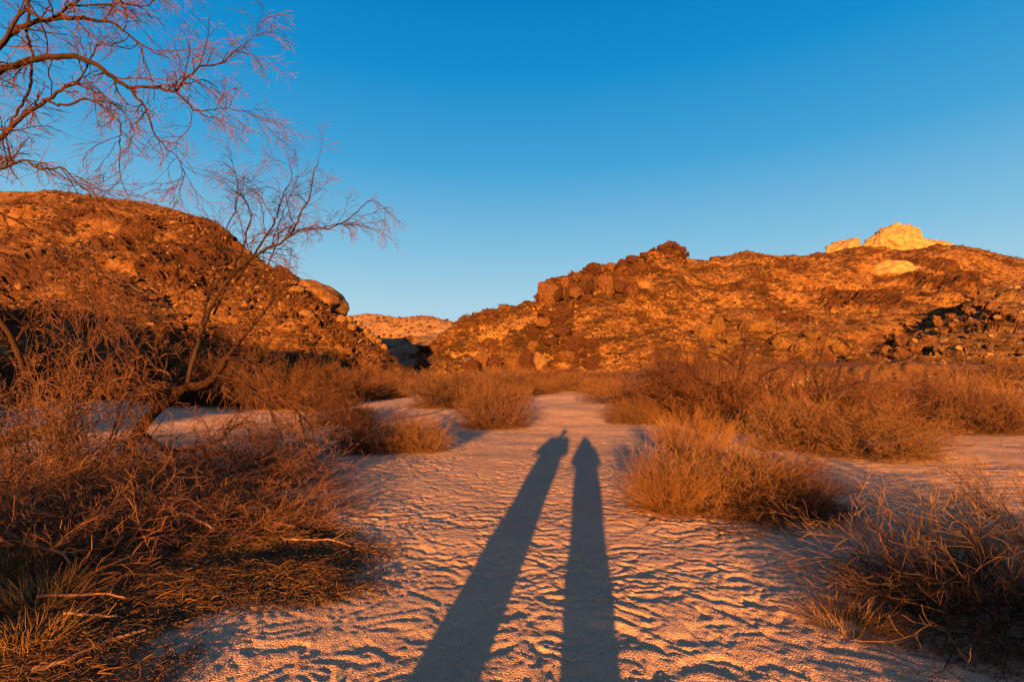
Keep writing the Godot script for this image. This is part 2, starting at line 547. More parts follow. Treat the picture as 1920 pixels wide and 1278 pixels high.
func build_boulders() -> void:
	var tone := {"dark": Color(0.058, 0.025, 0.013), "orange": Color(0.15, 0.085, 0.026), "pale": Color(0.34, 0.245, 0.11), "tan": Color(0.19, 0.115, 0.046), "brown": Color(0.12, 0.06, 0.025)}
	var kinds := {}
	for t in tone:
		var list := []
		for k in 4:
			if t == "dark" or t == "brown": list.append(rock_mesh(500 + k, 9, 24, 0.38, 0.85, 0.2, 1.9, tone[t], false))
			else: list.append(rock_mesh(520 + k, 12, 9, 0.5, 0.9, 0.2, 1.5, tone[t], true))
		kinds[t] = list
	for t in ["dark", "brown"]:
		var list := []
		for k in 4: list.append(rock_mesh(560 + k, 12, 10, 0.7, 1.2, 0.3, 2.3, tone[t], false, 0.75))
		kinds[t + " block"] = list
	# the smooth sandstone dome on the nose of the left hillside
	var dome := rock_mesh(541, 22, 4, 0.66, 0.9, 0.14, 1.5, Color(0.17, 0.094, 0.034), true)
	block("sandstone_dome", "large smooth tan sandstone dome on the nose of the left hillside", "", dome, 598, 568, 100.0, 120, 72, 1.0, -0.45, m_rock)
	block("boulder", "long dark rock lying on the skyline left of the sandstone dome", "", kinds["dark"][2], 535, 512, 104.0, 76, 26, 0.6, -0.5, m_rock)
	# rows: name, tone, grid (or null with a distance), what the row is called, list of [px, py, w, h]
	var rows := [
		["boulder", "tan", left_hill, "tan blocks around and below the sandstone dome", [[542, 532, 40, 14], [556, 545, 34, 18], [575, 590, 30, 20], [640, 600, 22, 18], [654, 598, 16, 16], [662, 612, 20, 18], [672, 606, 14, 14], [684, 622, 18, 16], [694, 634, 24, 20], [708, 640, 16, 12], [720, 652, 16, 14]], 0.3],
		["rock_slab", "dark", left_hill, "dark tilted slabs cropping out of the left hillside", [[128, 398, 22, 18], [140, 402, 20, 20], [155, 398, 22, 18], [172, 392, 20, 14], [228, 408, 22, 14], [238, 416, 26, 18], [262, 420, 18, 14], [270, 412, 22, 12], [272, 441, 24, 26], [278, 470, 22, 28], [290, 428, 24, 14], [222, 445, 22, 14], [230, 487, 18, 10], [346, 488, 14, 22], [362, 468, 14, 14], [372, 486, 20, 26], [350, 505, 18, 16], [322, 515, 14, 20], [332, 522, 12, 16]], 0.75],
		["boulder", "brown", left_hill, "brown rocks low on the left hillside", [[420, 540, 18, 16], [445, 552, 22, 18], [470, 545, 16, 14], [498, 572, 22, 20], [530, 560, 18, 16], [548, 590, 24, 20], [575, 600, 20, 18], [600, 620, 22, 18], [380, 560, 20, 16], [345, 560, 16, 14], [560, 640, 26, 20], [620, 648, 22, 18], [650, 655, 20, 16], [40, 460, 24, 18], [80, 500, 22, 18], [180, 520, 20, 16], [15, 400, 24, 16], [65, 395, 20, 14]], 0.3],
		["boulder", "dark block", ridge, "dark skyline blocks left of the peak", [[1018, 546, 20, 40], [1036, 546, 20, 28], [1058, 530, 26, 30], [1084, 520, 30, 30], [1110, 504, 26, 26], [1128, 506, 18, 20], [1146, 500, 20, 16], [1166, 494, 20, 16], [1186, 486, 20, 16], [1206, 478, 20, 18]], 0.1],
		["boulder", "dark", ridge, "dark blocks stacked on the mountain's peak", [[1224, 470, 22, 16], [1240, 463, 24, 20], [1258, 459, 24, 18], [1276, 468, 22, 18], [1288, 478, 18, 16]], 0.1],
		["boulder", "dark block", ridge, "dark joint blocks of the small cliff", [[884, 686, 24, 28], [904, 680, 28, 38], [930, 679, 32, 40], [960, 678, 32, 42], [986, 677, 28, 46]], 0.03],
		["boulder", "brown block", ridge, "joint blocks in the cliff below the dark skyline", [[1030, 562, 26, 30], [1048, 553, 28, 36], [1075, 548, 34, 36], [1105, 540, 34, 40], [1135, 535, 32, 38], [1165, 538, 30, 40], [1190, 548, 28, 32]], 0.06],
		["boulder", "dark block", ridge, "dark boulders above the small cliff", [[1002, 625, 32, 26], [1024, 606, 44, 30], [1052, 596, 40, 30], [1058, 622, 44, 32], [1030, 640, 36, 28], [1078, 650, 40, 32], [1058, 668, 40, 24], [1092, 668, 30, 22], [1000, 652, 26, 24], [1110, 680, 34, 24], [1108, 646, 26, 18]], 0.2],
		["boulder", "orange", ridge, "boulders above the crooked mesquite trunk", [[1290, 672, 40, 30], [1322, 622, 38, 40], [1348, 612, 28, 38], [1342, 664, 30, 24], [1352, 650, 36, 24], [1376, 640, 36, 28], [1388, 600, 60, 30], [1415, 612, 56, 36], [1440, 606, 34, 30]], 0.25],
		["boulder", "orange", ridge, "orange boulders in the heap left of the shaded slope", [[1466, 648, 40, 34], [1488, 642, 18, 18], [1492, 655, 22, 20], [1508, 655, 30, 36], [1528, 646, 18, 22], [1522, 628, 28, 20], [1552, 642, 34, 30], [1572, 655, 22, 24], [1598, 672, 40, 20], [1478, 626, 30, 12]], 0.25],
		["boulder", "brown", spur, "rocks of the outcrop on the right spur", [[1664, 656, 30, 28], [1692, 640, 34, 36], [1716, 652, 40, 30], [1742, 636, 30, 24], [1757, 602, 22, 32], [1768, 622, 18, 16], [1782, 592, 20, 16], [1786, 610, 18, 18], [1800, 652, 24, 16], [1814, 582, 26, 26], [1826, 556, 34, 16], [1836, 572, 26, 40], [1862, 574, 28, 28], [1845, 545, 20, 12], [1870, 530, 22, 10], [1830, 666, 20, 14], [1775, 660, 22, 14], [1895, 640, 24, 14]], 0.3]]
	rng.seed = 77
	for r in rows:
		var list: Array = r[4]
		list.sort_custom(func(a, b): return a[0] < b[0])
		for i in list.size():
			var b: Array = list[i]
			var d := hill_d(r[2], b[0], b[1] + b[3] * 0.3)
			block(r[0], COUNT_WORDS[i] + " from the left of the " + r[3], r[3], kinds[tone_of(r[1])][rng.randi() % 4], b[0], b[1], d + 0.3 * b[2] * d / LENS, b[2] * rng.randf_range(0.85, 1.25), b[3] * rng.randf_range(0.85, 1.12), 0.9, r[5] * (1.0 if r[0] == "rock_slab" else rng.randf_range(-1.0, 1.0)), m_rock)
	block("boulder", "pale upright slab beside the dark joint blocks of the small cliff", "", kinds["tan"][2], 1016, 680, hill_d(ridge, 1016, 684), 34, 48, 0.7, 0.0, m_rock)
	# the pale summit rocks
	var ps := "pale yellow summit rocks on the skyline"
	block("summit_rock", "pale flat-topped rock at the left end of the bright summit rocks", ps, kinds["pale"][0], 1586, 474, 268.0, 84, 52, 0.8, 0.1, m_rock)
	block("summit_rock", "tallest pale yellow peak of rock on the right skyline", ps, rock_mesh(553, 20, 9, 0.6, 0.9, 0.24, 1.8, tone["pale"], true), 1678, 452, 282.0, 84, 72, 0.8, 0.25, m_rock)
	block("summit_rock", "pale shoulder of rock on the right side of the tallest summit rock", ps, kinds["pale"][1], 1718, 464, 280.0, 84, 54, 0.8, -0.5, m_rock)
	block("summit_rock", "low pale foot of rock on the left side of the tallest summit rock", ps, kinds["pale"][0], 1648, 462, 280.0, 62, 46, 0.8, 0.45, m_rock)
	block("summit_rock", "pale block at the right end of the bright summit rocks", ps, kinds["pale"][2], 1762, 466, 284.0, 54, 50, 0.8, 0.2, m_rock)
	block("summit_rock", "flat pale patch of rock on the slope below the summit rocks", ps, kinds["pale"][3], 1674, 512, hill_d(ridge, 1674, 508) + 3.0, 92, 46, 0.7, 0.0, m_rock)


func build_sky() -> Sky:
	var h := 256
	var w := 512
	var im := Image.create_empty(w, h, false, Image.FORMAT_RGBF)
	var stops := [[0.0, Color(0.52, 0.71, 0.79)], [8.0, Color(0.41, 0.65, 0.775)], [14.0, Color(0.225, 0.525, 0.745)], [22.0, Color(0.06, 0.365, 0.68)], [30.0, Color(0.009, 0.272, 0.62)], [37.0, Color(0.002, 0.205, 0.54)], [60.0, Color(0.002, 0.125, 0.40)], [90.0, Color(0.002, 0.095, 0.34)]]
	for j in h:
		var el := 90.0 - (j + 0.5) / h * 180.0
		var c: Color = stops[0][1]
		for k in stops.size() - 1:
			if el >= stops[k][0]: c = stops[k][1].lerp(stops[k + 1][1], clampf((el - stops[k][0]) / (stops[k + 1][0] - stops[k][0]), 0.0, 1.0))
		if el < 0.0: c = Color(0.25, 0.16, 0.1)
		for i in w:
			var az := (i + 0.5) / w * TAU
			var dir := Vector3(sin(az) * cos(deg_to_rad(el)), sin(deg_to_rad(el)), -cos(az) * cos(deg_to_rad(el)))
			var off := rad_to_deg(dir.angle_to(Vector3(-SUN_RUN, SUN_DROP, 1.0)))
			var glow := exp(-pow(off / 42.0, 2.0)) if el >= 0.0 else 0.0
			im.set_pixel(i, j, Color(c.r + 1.15 * glow, c.g + 0.6 * glow, c.b + 0.22 * glow))
	var p := PanoramaSkyMaterial.new()
	p.panorama = ImageTexture.create_from_image(im)
	var sky := Sky.new()
	sky.sky_material = p
	return sky


func _ready() -> void:
	rng.seed = 7
	# camera: level, with the lens shifted up so that the horizon lies below the middle
	var cam := Camera3D.new()
	cam.name = "Camera"
	cam.position = Vector3(0, EYE, 0)
	var near := 0.05
	cam.set_frustum(2.0 * near * 639.0 / LENS, Vector2(0.0, near * 81.0 / LENS), near, 5000.0)
	add_child(cam)
	cam.current = true
	# sky and exposure
	var e := Environment.new()
	e.background_mode = Environment.BG_SKY
	e.sky = build_sky()
	e.background_energy_multiplier = 1.0 / EXPO
	e.tonemap_mode = Environment.TONE_MAPPER_LINEAR
	e.tonemap_exposure = EXPO
	e.sdfgi_enabled = true
	e.ssao_enabled = true
	e.ssil_enabled = true
	var we := WorldEnvironment.new()
	we.name = "WorldEnvironment"
	we.environment = e
	add_child(we)
	# low evening sun behind the camera
	var sun := DirectionalLight3D.new()
	sun.name = "Sun"
	sun.light_energy = 1.6
	sun.light_color = Color(1.0, 0.385, 0.075).linear_to_srgb()
	sun.light_angular_distance = 0.5
	sun.shadow_enabled = true
	sun.position = Vector3(-20, 30, 100)
	add_child(sun)
	sun.look_at(sun.position + Vector3(SUN_RUN, -SUN_DROP, -1.0), Vector3.UP)

	build_ground()
	build_hills()
	build_boulders()
	build_backhill()
	build_people()
	build_plants()
	build_litter()


# a low hill behind and to the left of the camera; it shades the foot of the left hillside
func build_backhill() -> void:
	var nx := 90
	var ny := 50
	fresh()
	V.resize(nx * ny); N.resize(nx * ny); C.resize(nx * ny)
	var no := nz(0.05, 121, 4)
	for j in ny:
		for i in nx:
			var x := lerpf(-190.0, -10.0, float(i) / (nx - 1))
			var z := lerpf(20.0, 90.0, float(j) / (ny - 1))
			var top := 0.0
			for c in [[-75.0, 24.5, -47.0, 19.5], [-47.0, 19.5, -32.0, 14.0], [-32.0, 14.0, -24.0, 8.5], [-24.0, 8.5, -17.5, 2.0], [-17.5, 2.0, -12.0, 0.0]]:
				if x >= c[0] and x <= c[2]: top = remap(x, c[0], c[2], c[1], c[3])
			if x < -75.0: top = 24.5
			var h := top * exp(-pow((z - 52.0) / 17.0, 2.0)) * ss(-188.0, -150.0, x)
			h *= 1.0 + 0.16 * no.get_noise_2d(x, z)
			V[j * nx + i] = Vector3(x, h - 0.6, z)
			var t := 1.0 + 0.5 * no.get_noise_2d(x * 3.0, z * 3.0)
			C[j * nx + i] = Color(0.18 * t, 0.1 * t, 0.05 * t)
	grid_faces(nx, ny)
	kind(put("rear_hill", commit(), m_rock), "structure")


# ---------------------------------------------------------------- plants
var tube_ring := {}

func tube(pts: PackedVector3Array, r0: float, r1: float, sides: int, col: Color) -> void:
	if not tube_ring.has(sides):
		var ring := PackedVector2Array()
		for k in sides: ring.append(Vector2(cos(TAU * k / sides), sin(TAU * k / sides)))
		tube_ring[sides] = ring
	var ring: PackedVector2Array = tube_ring[sides]
	var n := pts.size()
	var base := V.size()
	for i in n:
		var d := (pts[mini(i + 1, n - 1)] - pts[maxi(i - 1, 0)]).normalized()
		var a := d.cross(Vector3(0.31, 0.2, 0.93)).normalized()
		var b := d.cross(a)
		var r := lerpf(r0, r1, float(i) / (n - 1))
		for k in sides:
			var e := a * ring[k].x + b * ring[k].y
			V.append(pts[i] + e * r)
			N.append(e)
			C.append(col)
	for i in n - 1:
		for k in sides:
			var p := base + i * sides + k
			var q := base + i * sides + (k + 1) % sides
			I.append(p); I.append(q); I.append(p + sides)
			I.append(q); I.append(q + sides); I.append(p + sides)

var later := []

func rand_dir() -> Vector3:
	return Vector3(rng.randf_range(-1, 1), rng.randf_range(-1, 1), rng.randf_range(-1, 1))

func jitter(c: Color, by: float) -> Color:
	var t := 1.0 + rng.randf_range(-by, by)
	return Color(c.r * t, c.g * t * rng.randf_range(0.94, 1.05), c.b * t * rng.randf_range(0.88, 1.1))

# one branch and what grows from it; branches of level S.split and above wait in «later»
func grow(p: Vector3, dir: Vector3, length: float, r: float, lv: int, S: Dictionary) -> void:
	if lv == S.split and not S.get("now", false):
		later.append([p, dir, length, r])
		return
	var n: int = S.seg[lv]
	var step := length / n
	var pts := PackedVector3Array([p])
	var dirs := [dir]
	for i in n:
		dir = (dir + rand_dir() * S.wig[lv] + Vector3(0, S.lift[lv], 0)).normalized()
		if p.y < 0.02 and dir.y < 0.05: dir = Vector3(dir.x, 0.12, dir.z).normalized()
		p += dir * step
		pts.append(p)
		dirs.append(dir)
	var tip: float = S.tip[lv]
	tube(pts, r, r * tip, S.sides[lv], jitter(S.color[lv], 0.3))
	if lv + 1 >= S.seg.size(): return
	var kids: int = S.kids[lv]
	for k in kids:
		var t := lerpf(S.from[lv], 1.0, (k + rng.randf()) / kids)
		var f := t * n
		var i := mini(int(f), n - 1)
		var q := pts[i].lerp(pts[i + 1], f - i)
		var d: Vector3 = dirs[i + 1]
		var out := rand_dir()
		out = (out - d * out.dot(d)).normalized()
		var cd: Vector3 = (d + out * S.spread[lv] * rng.randf_range(0.5, 1.3)).normalized()
		grow(q, cd, length * S.ratio[lv] * rng.randf_range(0.55, 1.2) * (1.15 - 0.5 * t), maxf(r * lerpf(1.0, tip, t) * S.thin[lv], S.least), lv + 1, S)

# [stems, twigs] of a bush that is 2 wide and about 1 tall
func bush_meshes(s: int, S: Dictionary) -> Array:
	rng.seed = s
	fresh()
	later = []
	for i in S.stems:
		var a := rng.randf() * TAU
		var lean: float = S.lean * pow(rng.randf(), S.get("lean_pow", 0.6))
		var dir := Vector3(cos(a) * sin(lean), cos(lean), sin(a) * sin(lean))
		var p: Vector3 = Vector3(cos(a), 0, sin(a)) * S.foot * sqrt(rng.randf())
		var reach: float = lerpf(1.0, S.get("wide", 1.1), sin(lean))
		grow(p - Vector3(0, 0.03, 0), dir, S.length * reach * rng.randf_range(0.65, 1.1), S.r * rng.randf_range(0.6, 1.2), 0, S)
	var stems := commit()
	S.now = true
	for l in later: grow(l[0], l[1], l[2], l[3], S.split, S)
	S.now = false
	# dead leaves and broken straw about the foot
	var straw: int = S.get("straw", 0)
	for i in straw:
		var a := rng.randf() * TAU
		var q: float = S.get("straw_wide", 0.75) * sqrt(rng.randf())
		var p := Vector3(cos(a) * q, rng.randf() * 0.13 * (1.0 - q * 0.8), sin(a) * q)
		var d := (rand_dir() + Vector3(0, 0.35, 0)).normalized() * rng.randf_range(0.05, 0.17)
		tube(PackedVector3Array([p, p + d * 0.5 + rand_dir() * 0.012, p + d]), S.r * 0.35, S.r * 0.2, 3, jitter(S.straw_color, 0.45))
	return [stems, commit()]

var tints := []

func bush(proto: Array, called: String, label: String, category: String, group: String, p: Vector3, w: float, h: float, turn := -1.0, tint := -1) -> void:
	if tints.is_empty():
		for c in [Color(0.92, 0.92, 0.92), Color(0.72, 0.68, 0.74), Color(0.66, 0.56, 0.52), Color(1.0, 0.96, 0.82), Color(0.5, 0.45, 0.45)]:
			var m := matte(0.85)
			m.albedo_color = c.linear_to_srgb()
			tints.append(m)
	var tm: Material = tints[tint if tint >= 0 else rng.randi() % 4]
	var o := thing(called, label, category, p, rng.randf() * TAU if turn < 0.0 else turn, group)
	o.scale = Vector3(w * 0.5, h, w * 0.5)
	put("stem", proto[0], tm, o)
	put("twigs", proto[1], tm, o)

func build_plants() -> void:
	m_twig = matte(0.85)
	m_bark = matte(0.9)
	var tan := Color(0.125, 0.067, 0.031)
	var brown := Color(0.035, 0.02, 0.012)
	var grey := Color(0.07, 0.043, 0.027)
	var straw := Color(0.08, 0.042, 0.013)
	var near_a := {"stems": 165, "lean": 1.35, "foot": 0.28, "length": 0.9, "wide": 1.05, "r": 0.0058, "split": 1, "least": 0.0019, "seg": [6, 4, 3], "wig": [0.3, 0.34, 0.36], "lift": [0.05, 0.03, 0.02], "tip": [0.4, 0.5, 0.6],
		"sides": [4, 3, 3], "kids": [8, 5], "from": [0.25, 0.2], "ratio": [0.44, 0.52], "spread": [0.95, 0.95], "thin": [0.6, 0.7], "color": [brown, grey, tan], "straw": 3600, "straw_color": straw, "straw_wide": 0.85}
	var grass := {"stems": 420, "lean": 1.1, "foot": 0.4, "length": 0.85, "r": 0.004, "split": 1, "least": 0.0018, "seg": [4, 2], "wig": [0.12, 0.2], "lift": [0.03, 0.02], "tip": [0.4, 0.5],
		"sides": [3, 3], "kids": [6], "from": [0.35], "ratio": [0.3], "spread": [0.5], "thin": [0.7], "color": [Color(0.115, 0.058, 0.022), Color(0.15, 0.08, 0.033)], "straw": 1600, "straw_color": straw, "straw_wide": 0.8}
	var mid := near_a.duplicate()
	mid.merge({"stems": 150, "r": 0.0062, "least": 0.0026, "seg": [5, 4, 2], "color": [brown, grey, tan], "straw": 1500}, true)
	var far := near_a.duplicate()
	far.merge({"stems": 60, "r": 0.009, "least": 0.0045, "seg": [3, 2, 2], "kids": [7, 4], "straw": 200, "color": [brown, grey, tan]}, true)
	var tall := {"stems": 9, "lean": 0.75, "foot": 0.1, "length": 0.62, "wide": 1.4, "r": 0.032, "split": 2, "least": 0.0022, "seg": [5, 4, 3, 2], "wig": [0.28, 0.3, 0.28, 0.3], "lift": [0.03, 0.04, 0.02, -0.05], "tip": [0.5, 0.4, 0.5, 0.6],
		"sides": [5, 4, 3, 3], "kids": [8, 9, 5], "from": [0.2, 0.15, 0.2], "ratio": [0.7, 0.45, 0.5], "spread": [0.9, 0.9, 0.8], "thin": [0.5, 0.4, 0.7], "color": [Color(0.02, 0.012, 0.008), brown, grey, tan], "straw": 300, "straw_color": straw, "straw_wide": 0.5}
	var pa := bush_meshes(301, near_a)
	var pg := bush_meshes(302, grass)
	var wisp := near_a.duplicate()
	wisp.merge({"stems": 55, "lean": 1.3, "r": 0.0038, "seg": [6, 4, 3], "wig": [0.14, 0.18, 0.22], "from": [0.3, 0.2], "straw": 700, "kids": [7, 4], "spread": [0.7, 0.75], "ratio": [0.55, 0.5], "lift": [0.04, 0.03, 0.02], "color": [grey, Color(0.13, 0.076, 0.036), Color(0.17, 0.1, 0.05)]}, true)
	var pw := bush_meshes(309, wisp)
	var whip := {"stems": 11, "lean": 0.95, "foot": 0.25, "length": 0.8, "wide": 1.2, "r": 0.012, "split": 1, "least": 0.0024, "seg": [7, 6, 4, 3], "wig": [0.34, 0.34, 0.32, 0.3], "lift": [0.03, -0.01, -0.05, -0.08], "tip": [0.4, 0.5, 0.6, 0.7],
		"sides": [5, 4, 3, 3], "kids": [6, 5, 3], "from": [0.15, 0.15, 0.2], "ratio": [0.6, 0.55, 0.6], "spread": [0.9, 0.9, 0.8], "thin": [0.55, 0.6, 0.75], "color": [Color(0.03, 0.016, 0.011), Color(0.05, 0.026, 0.017), Color(0.075, 0.039, 0.026), Color(0.1, 0.053, 0.034)], "straw": 0, "straw_color": straw}
	var ph := bush_meshes(310, whip)
	var ph2 := bush_meshes(311, whip)
	var pm := bush_meshes(303, mid)
	var pm2 := bush_meshes(304, mid)
	var pf := bush_meshes(305, far)
	var pf2 := bush_meshes(306, far)
	var pt := bush_meshes(307, tall)
	var pt2 := bush_meshes(308, tall)
	rng.seed = 55
	var near := "dry bushes along the sandy wash"
	# the bush to the right of the path, in two tufts that have grown together
	bush(pa, "dry_bush", "tan dry bush with orange dead leaves beside the right shadow's shoulder", "bush", near, stand(1355, 6.9), 2.4, 0.9, -1.0, 0)
	bush(pg, "dry_grass_clump", "upright golden grass clump at the left side of the bush right of the path", "grass clump", "", stand(1255, 6.55), 1.25, 0.76, -1.0, 3)
	bush(pm, "dry_bush", "brown twiggy right half of the broad dry mound beside the right shadow", "bush", near, stand(1450, 6.75), 1.9, 0.75, -1.0, 2)
	bush(pw, "dry_bush", "thin pale shoots standing out of the broad mound right of the path", "bush", near, stand(1310, 7.1), 1.9, 0.95, -1.0, 3)
	bush(pm, "dry_bush", "dark brown spreading bush left of the path, with the bluish sand in front", "bush", near, stand(705, 12.6), 2.7, 1.05, -1.0, 2)
	bush(pm2, "dry_bush", "small low bush leaning on the right end of the dark spreading bush", "bush", near, stand(795, 12.3), 1.3, 0.85)
	bush(pm2, "dry_bush", "round bush left of the path, beyond the heads of the two shadows", "bush", near, stand(928, 19.4), 2.9, 1.75)
	bush(pm, "dry_bush", "wide bush behind the round bush left of the path", "bush", near, stand(850, 27.0), 5.0, 2.0)
	bush(pm, "dry_bush", "bush at the far left edge of the sand path where it narrows", "bush", near, stand(950, 34.0), 3.4, 1.9)
	bush(pm2, "dry_bush", "greyish bush behind the dark spreading bush left of the path", "bush", near, stand(640, 21.0), 2.8, 1.1)
	bush(pm, "dry_bush", "reddish bush under the left hillside's nose", "bush", near, stand(720, 36.0), 5.0, 1.7)
	bush(pm2, "dry_bush", "dense orange bush on the sand behind the golden grass clump", "bush", near, stand(1640, 11.3), 2.9, 1.15)
	bush(pm, "dry_bush", "bush between the dense orange bush and the golden grass clump", "bush", near, stand(1490, 12.8), 2.6, 1.4)
	bush(pg, "dry_grass_clump", "tall pale dry grass behind the bush right of the path", "grass clump", "", stand(1300, 11.4), 2.0, 1.25)
	bush(pm2, "dry_bush", "low brown bush lying at the right edge of the path below the mountain", "bush", near, stand(1185, 20.5), 2.4, 1.0)
	bush(pm, "dry_bush", "tall brown bush right of the path in front of the orange boulders", "bush", near, stand(1262, 22.5), 4.8, 3.0, -1.0, 2)
	bush(ph, "dry_bush", "loose reddish whips between the tall brown bush and the crooked mesquite", "bush", near, stand(1330, 21.0), 5.0, 3.4, -1.0, 2)
	bush(ph2, "dry_bush", "loose reddish whips right of the crooked mesquite", "bush", near, stand(1480, 19.0), 4.6, 3.0, -1.0, 2)
	bush(pm2, "dry_bush", "broad brown bush in front of the dark mesquite trunk", "bush", near, stand(1400, 18.0), 4.4, 2.1, -1.0, 2)
	bush(pm, "dry_bush", "brown bush below the right end of the eroded bank", "bush", near, stand(1850, 17.2), 3.2, 1.7)
	bush(pm2, "dry_bush", "grey brown bush below the runnels of the eroded bank", "bush", near, stand(1740, 20.0), 4.4, 1.9)
	bush(pm, "dry_bush", "bush below the left end of the eroded bank", "bush", near, stand(1600, 19.5), 4.2, 1.9)
	bush(pm, "dry_bush", "bush closing the far end of the sand path on its left", "bush", near, stand(1012, 43.0), 3.8, 1.5, -1.0, 3)
	bush(pm2, "dry_bush", "bush closing the far end of the sand path in its middle", "bush", near, stand(1072, 45.0), 4.0, 1.6, -1.0, 0)
	bush(pm, "dry_bush", "bush closing the far end of the sand path on its right", "bush", near, stand(1132, 42.0), 4.0, 1.6, -1.0, 3)
	var trees := "bare mesquite trees along the wash"
	bush(pt, "mesquite_tree", "bare mesquite at the right border in front of the bank", "tree", trees, stand(1885, 19.0), 3.6, 2.4, 1.0)
	bush(pt2, "mesquite_tree", "bare mesquite behind the tall brown bush right of the path", "tree", trees, stand(1255, 26.0), 5.5, 4.0, 2.0, 2)
	var whips := [[-40, 8.6, 3.2, 2.6], [60, 7.6, 2.6, 1.9], [150, 9.0, 3.0, 2.6], [500, 8.2, 2.2, 1.15], [120, 6.6, 2.0, 1.0], [-60, 6.2, 2.4, 1.7], [540, 10.5, 2.6, 1.6]]
	for i in whips.size():
		var r: Array = whips[i]
		bush([ph, ph2][i % 2], "twig_thicket", COUNT_WORDS[[1, 2, 4, 5, 3, 0, 6][i]] + " from the left of the red-brown twig thickets under the two leaning trees", "bush", "twig thickets under the leaning trees", stand(r[0], r[1]), r[2], r[3], -1.0, 0)
	var dark_row := [[-60, 33, 9.0, 5.2], [60, 31, 8.0, 4.6], [180, 32, 8.0, 4.8], [300, 30, 7.0, 4.4], [395, 31, 7.0, 4.5], [480, 30, 7.0, 4.6], [555, 29, 5.5, 4.2], [610, 34, 6.0, 4.0], [240, 40, 9.0, 5.0], [430, 42, 9.0, 5.2], [660, 42, 8.0, 3.8]]
	for i in dark_row.size():
		var r: Array = dark_row[i]
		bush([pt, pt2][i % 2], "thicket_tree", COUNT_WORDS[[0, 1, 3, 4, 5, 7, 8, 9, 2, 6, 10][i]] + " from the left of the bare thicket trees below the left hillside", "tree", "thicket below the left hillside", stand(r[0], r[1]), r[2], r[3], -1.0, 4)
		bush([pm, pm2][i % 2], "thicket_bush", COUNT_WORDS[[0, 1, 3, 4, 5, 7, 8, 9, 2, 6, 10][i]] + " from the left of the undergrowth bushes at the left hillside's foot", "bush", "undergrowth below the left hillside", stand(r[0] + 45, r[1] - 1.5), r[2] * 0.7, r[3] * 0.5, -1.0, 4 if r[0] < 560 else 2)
	for i in 26:
		var px := 600.0 + 560.0 * (i + rng.randf() * 0.7) / 26.0
		var d := rng.randf_range(44.0, 78.0)
		if px > 960.0: d = maxf(d, 58.0)
		bush([pf, pf2][i % 2], "wash_bush", COUNT_WORDS[i] + " from the left of the rounded bushes across the head of the wash", "bush", "bushes across the head of the wash", stand(px, d), rng.randf_range(4.0, 7.0), rng.randf_range(1.6, 2.8))
	for i in 16:
		var px := 1130.0 + 900.0 * (i + rng.randf() * 0.7) / 16.0
		var d := rng.randf_range(27.0, 40.0)
		bush([pf2, pf][i % 2], "bank_bush", COUNT_WORDS[i] + " from the left of the bushes in front of the eroded bank", "bush", "bushes in front of the eroded bank", stand(px, d), rng.randf_range(3.0, 5.5), rng.randf_range(1.3, 2.2) * (1.1 if px > 1580.0 else 1.0))
	for i in 14:
		var px := 1250.0 + 760.0 * (i + rng.randf() * 0.7) / 14.0
		bush([pf, pf2][i % 2], "terrace_bush", COUNT_WORDS[i] + " from the left of the low scrub on the bank's flat top", "bush", "scrub on top of the bank", stand(px, rng.randf_range(48.0, 60.0)), rng.randf_range(1.8, 3.6), rng.randf_range(0.6, 1.3))
	# the near bush at the lower right
	bush(pa, "dry_bush", "dense low brown bush in the lower right corner", "bush", "", stand(1860, 3.5), 2.2, 0.52, 0.7, 2)
	bush(pw, "dry_bush", "long pale shoots of the wispy bush in the lower right corner", "bush", "", stand(1840, 3.75), 2.5, 0.84, 0.3, 3)
	bush(pw, "dry_bush", "twiggy bush at the right border behind the corner bush", "bush", "", stand(1990, 4.9), 2.4, 0.95, 2.0, 3)
	# off to both sides of the camera: their shadows lie on the sand
	bush(pa, "dry_bush", "bushy dry shrub left of the standing people, shading the sand", "bush", "", Vector3(-4.9, land(-4.9, 1.0), 1.0), 2.6, 1.15)
	bush(pg, "dry_grass_clump", "dense dry grass clump beside the dry shrub left of the standing people", "grass clump", "", Vector3(-4.5, land(-4.5, 0.4), 0.4), 2.0, 1.0)
	bush(pg, "dry_grass_clump", "dense dry grass clump among the shrubs right of the standing people", "grass clump", "", Vector3(3.0, land(3.0, 1.7), 1.7), 2.6, 1.25)
	bush(pa, "dry_bush", "dry shrub right of the standing people, shading the sand", "bush", "", Vector3(2.75, land(2.7, 0.9), 0.9), 2.2, 1.15)
	bush(pm, "dry_bush", "round dry shrub behind the dry shrub right of the standing people", "bush", "", Vector3(2.2, land(2.2, 2.4), 2.4), 2.2, 1.3)
	bush(pm2, "dry_bush", "outermost dry shrub right of the standing people", "bush", "", Vector3(3.9, land(3.9, 1.2), 1.2), 2.4, 1.35)
	bush(pt, "mesquite_tree", "bare mesquite left of the standing people", "tree", "", Vector3(-11.5, land(-11.5, 3.0), 3.0), 8.0, 4.2)
	bush(pt2, "mesquite_tree", "bushy mesquite behind the dry shrub left of the standing people", "tree", "", Vector3(-5.6, land(-5.6, 2.6), 2.6), 3.8, 2.7)
	bush(pm, "dry_bush", "dense dry shrub beside the bushy mesquite left of the standing people", "bush", "", Vector3(-6.6, land(-6.6, 1.4), 1.4), 3.0, 1.5)
	# scrub dots on the slopes
	var dots := [pf[1]]
	strew("hillside_scrub", left_hill, dots, m_twig, 1900, {"seed": 43, "small": 0.32, "large": 0.9, "a": Color(0.35, 0.36, 0.3), "b": Color(0.8, 0.75, 0.65), "tumble": false, "lift": 0.0})
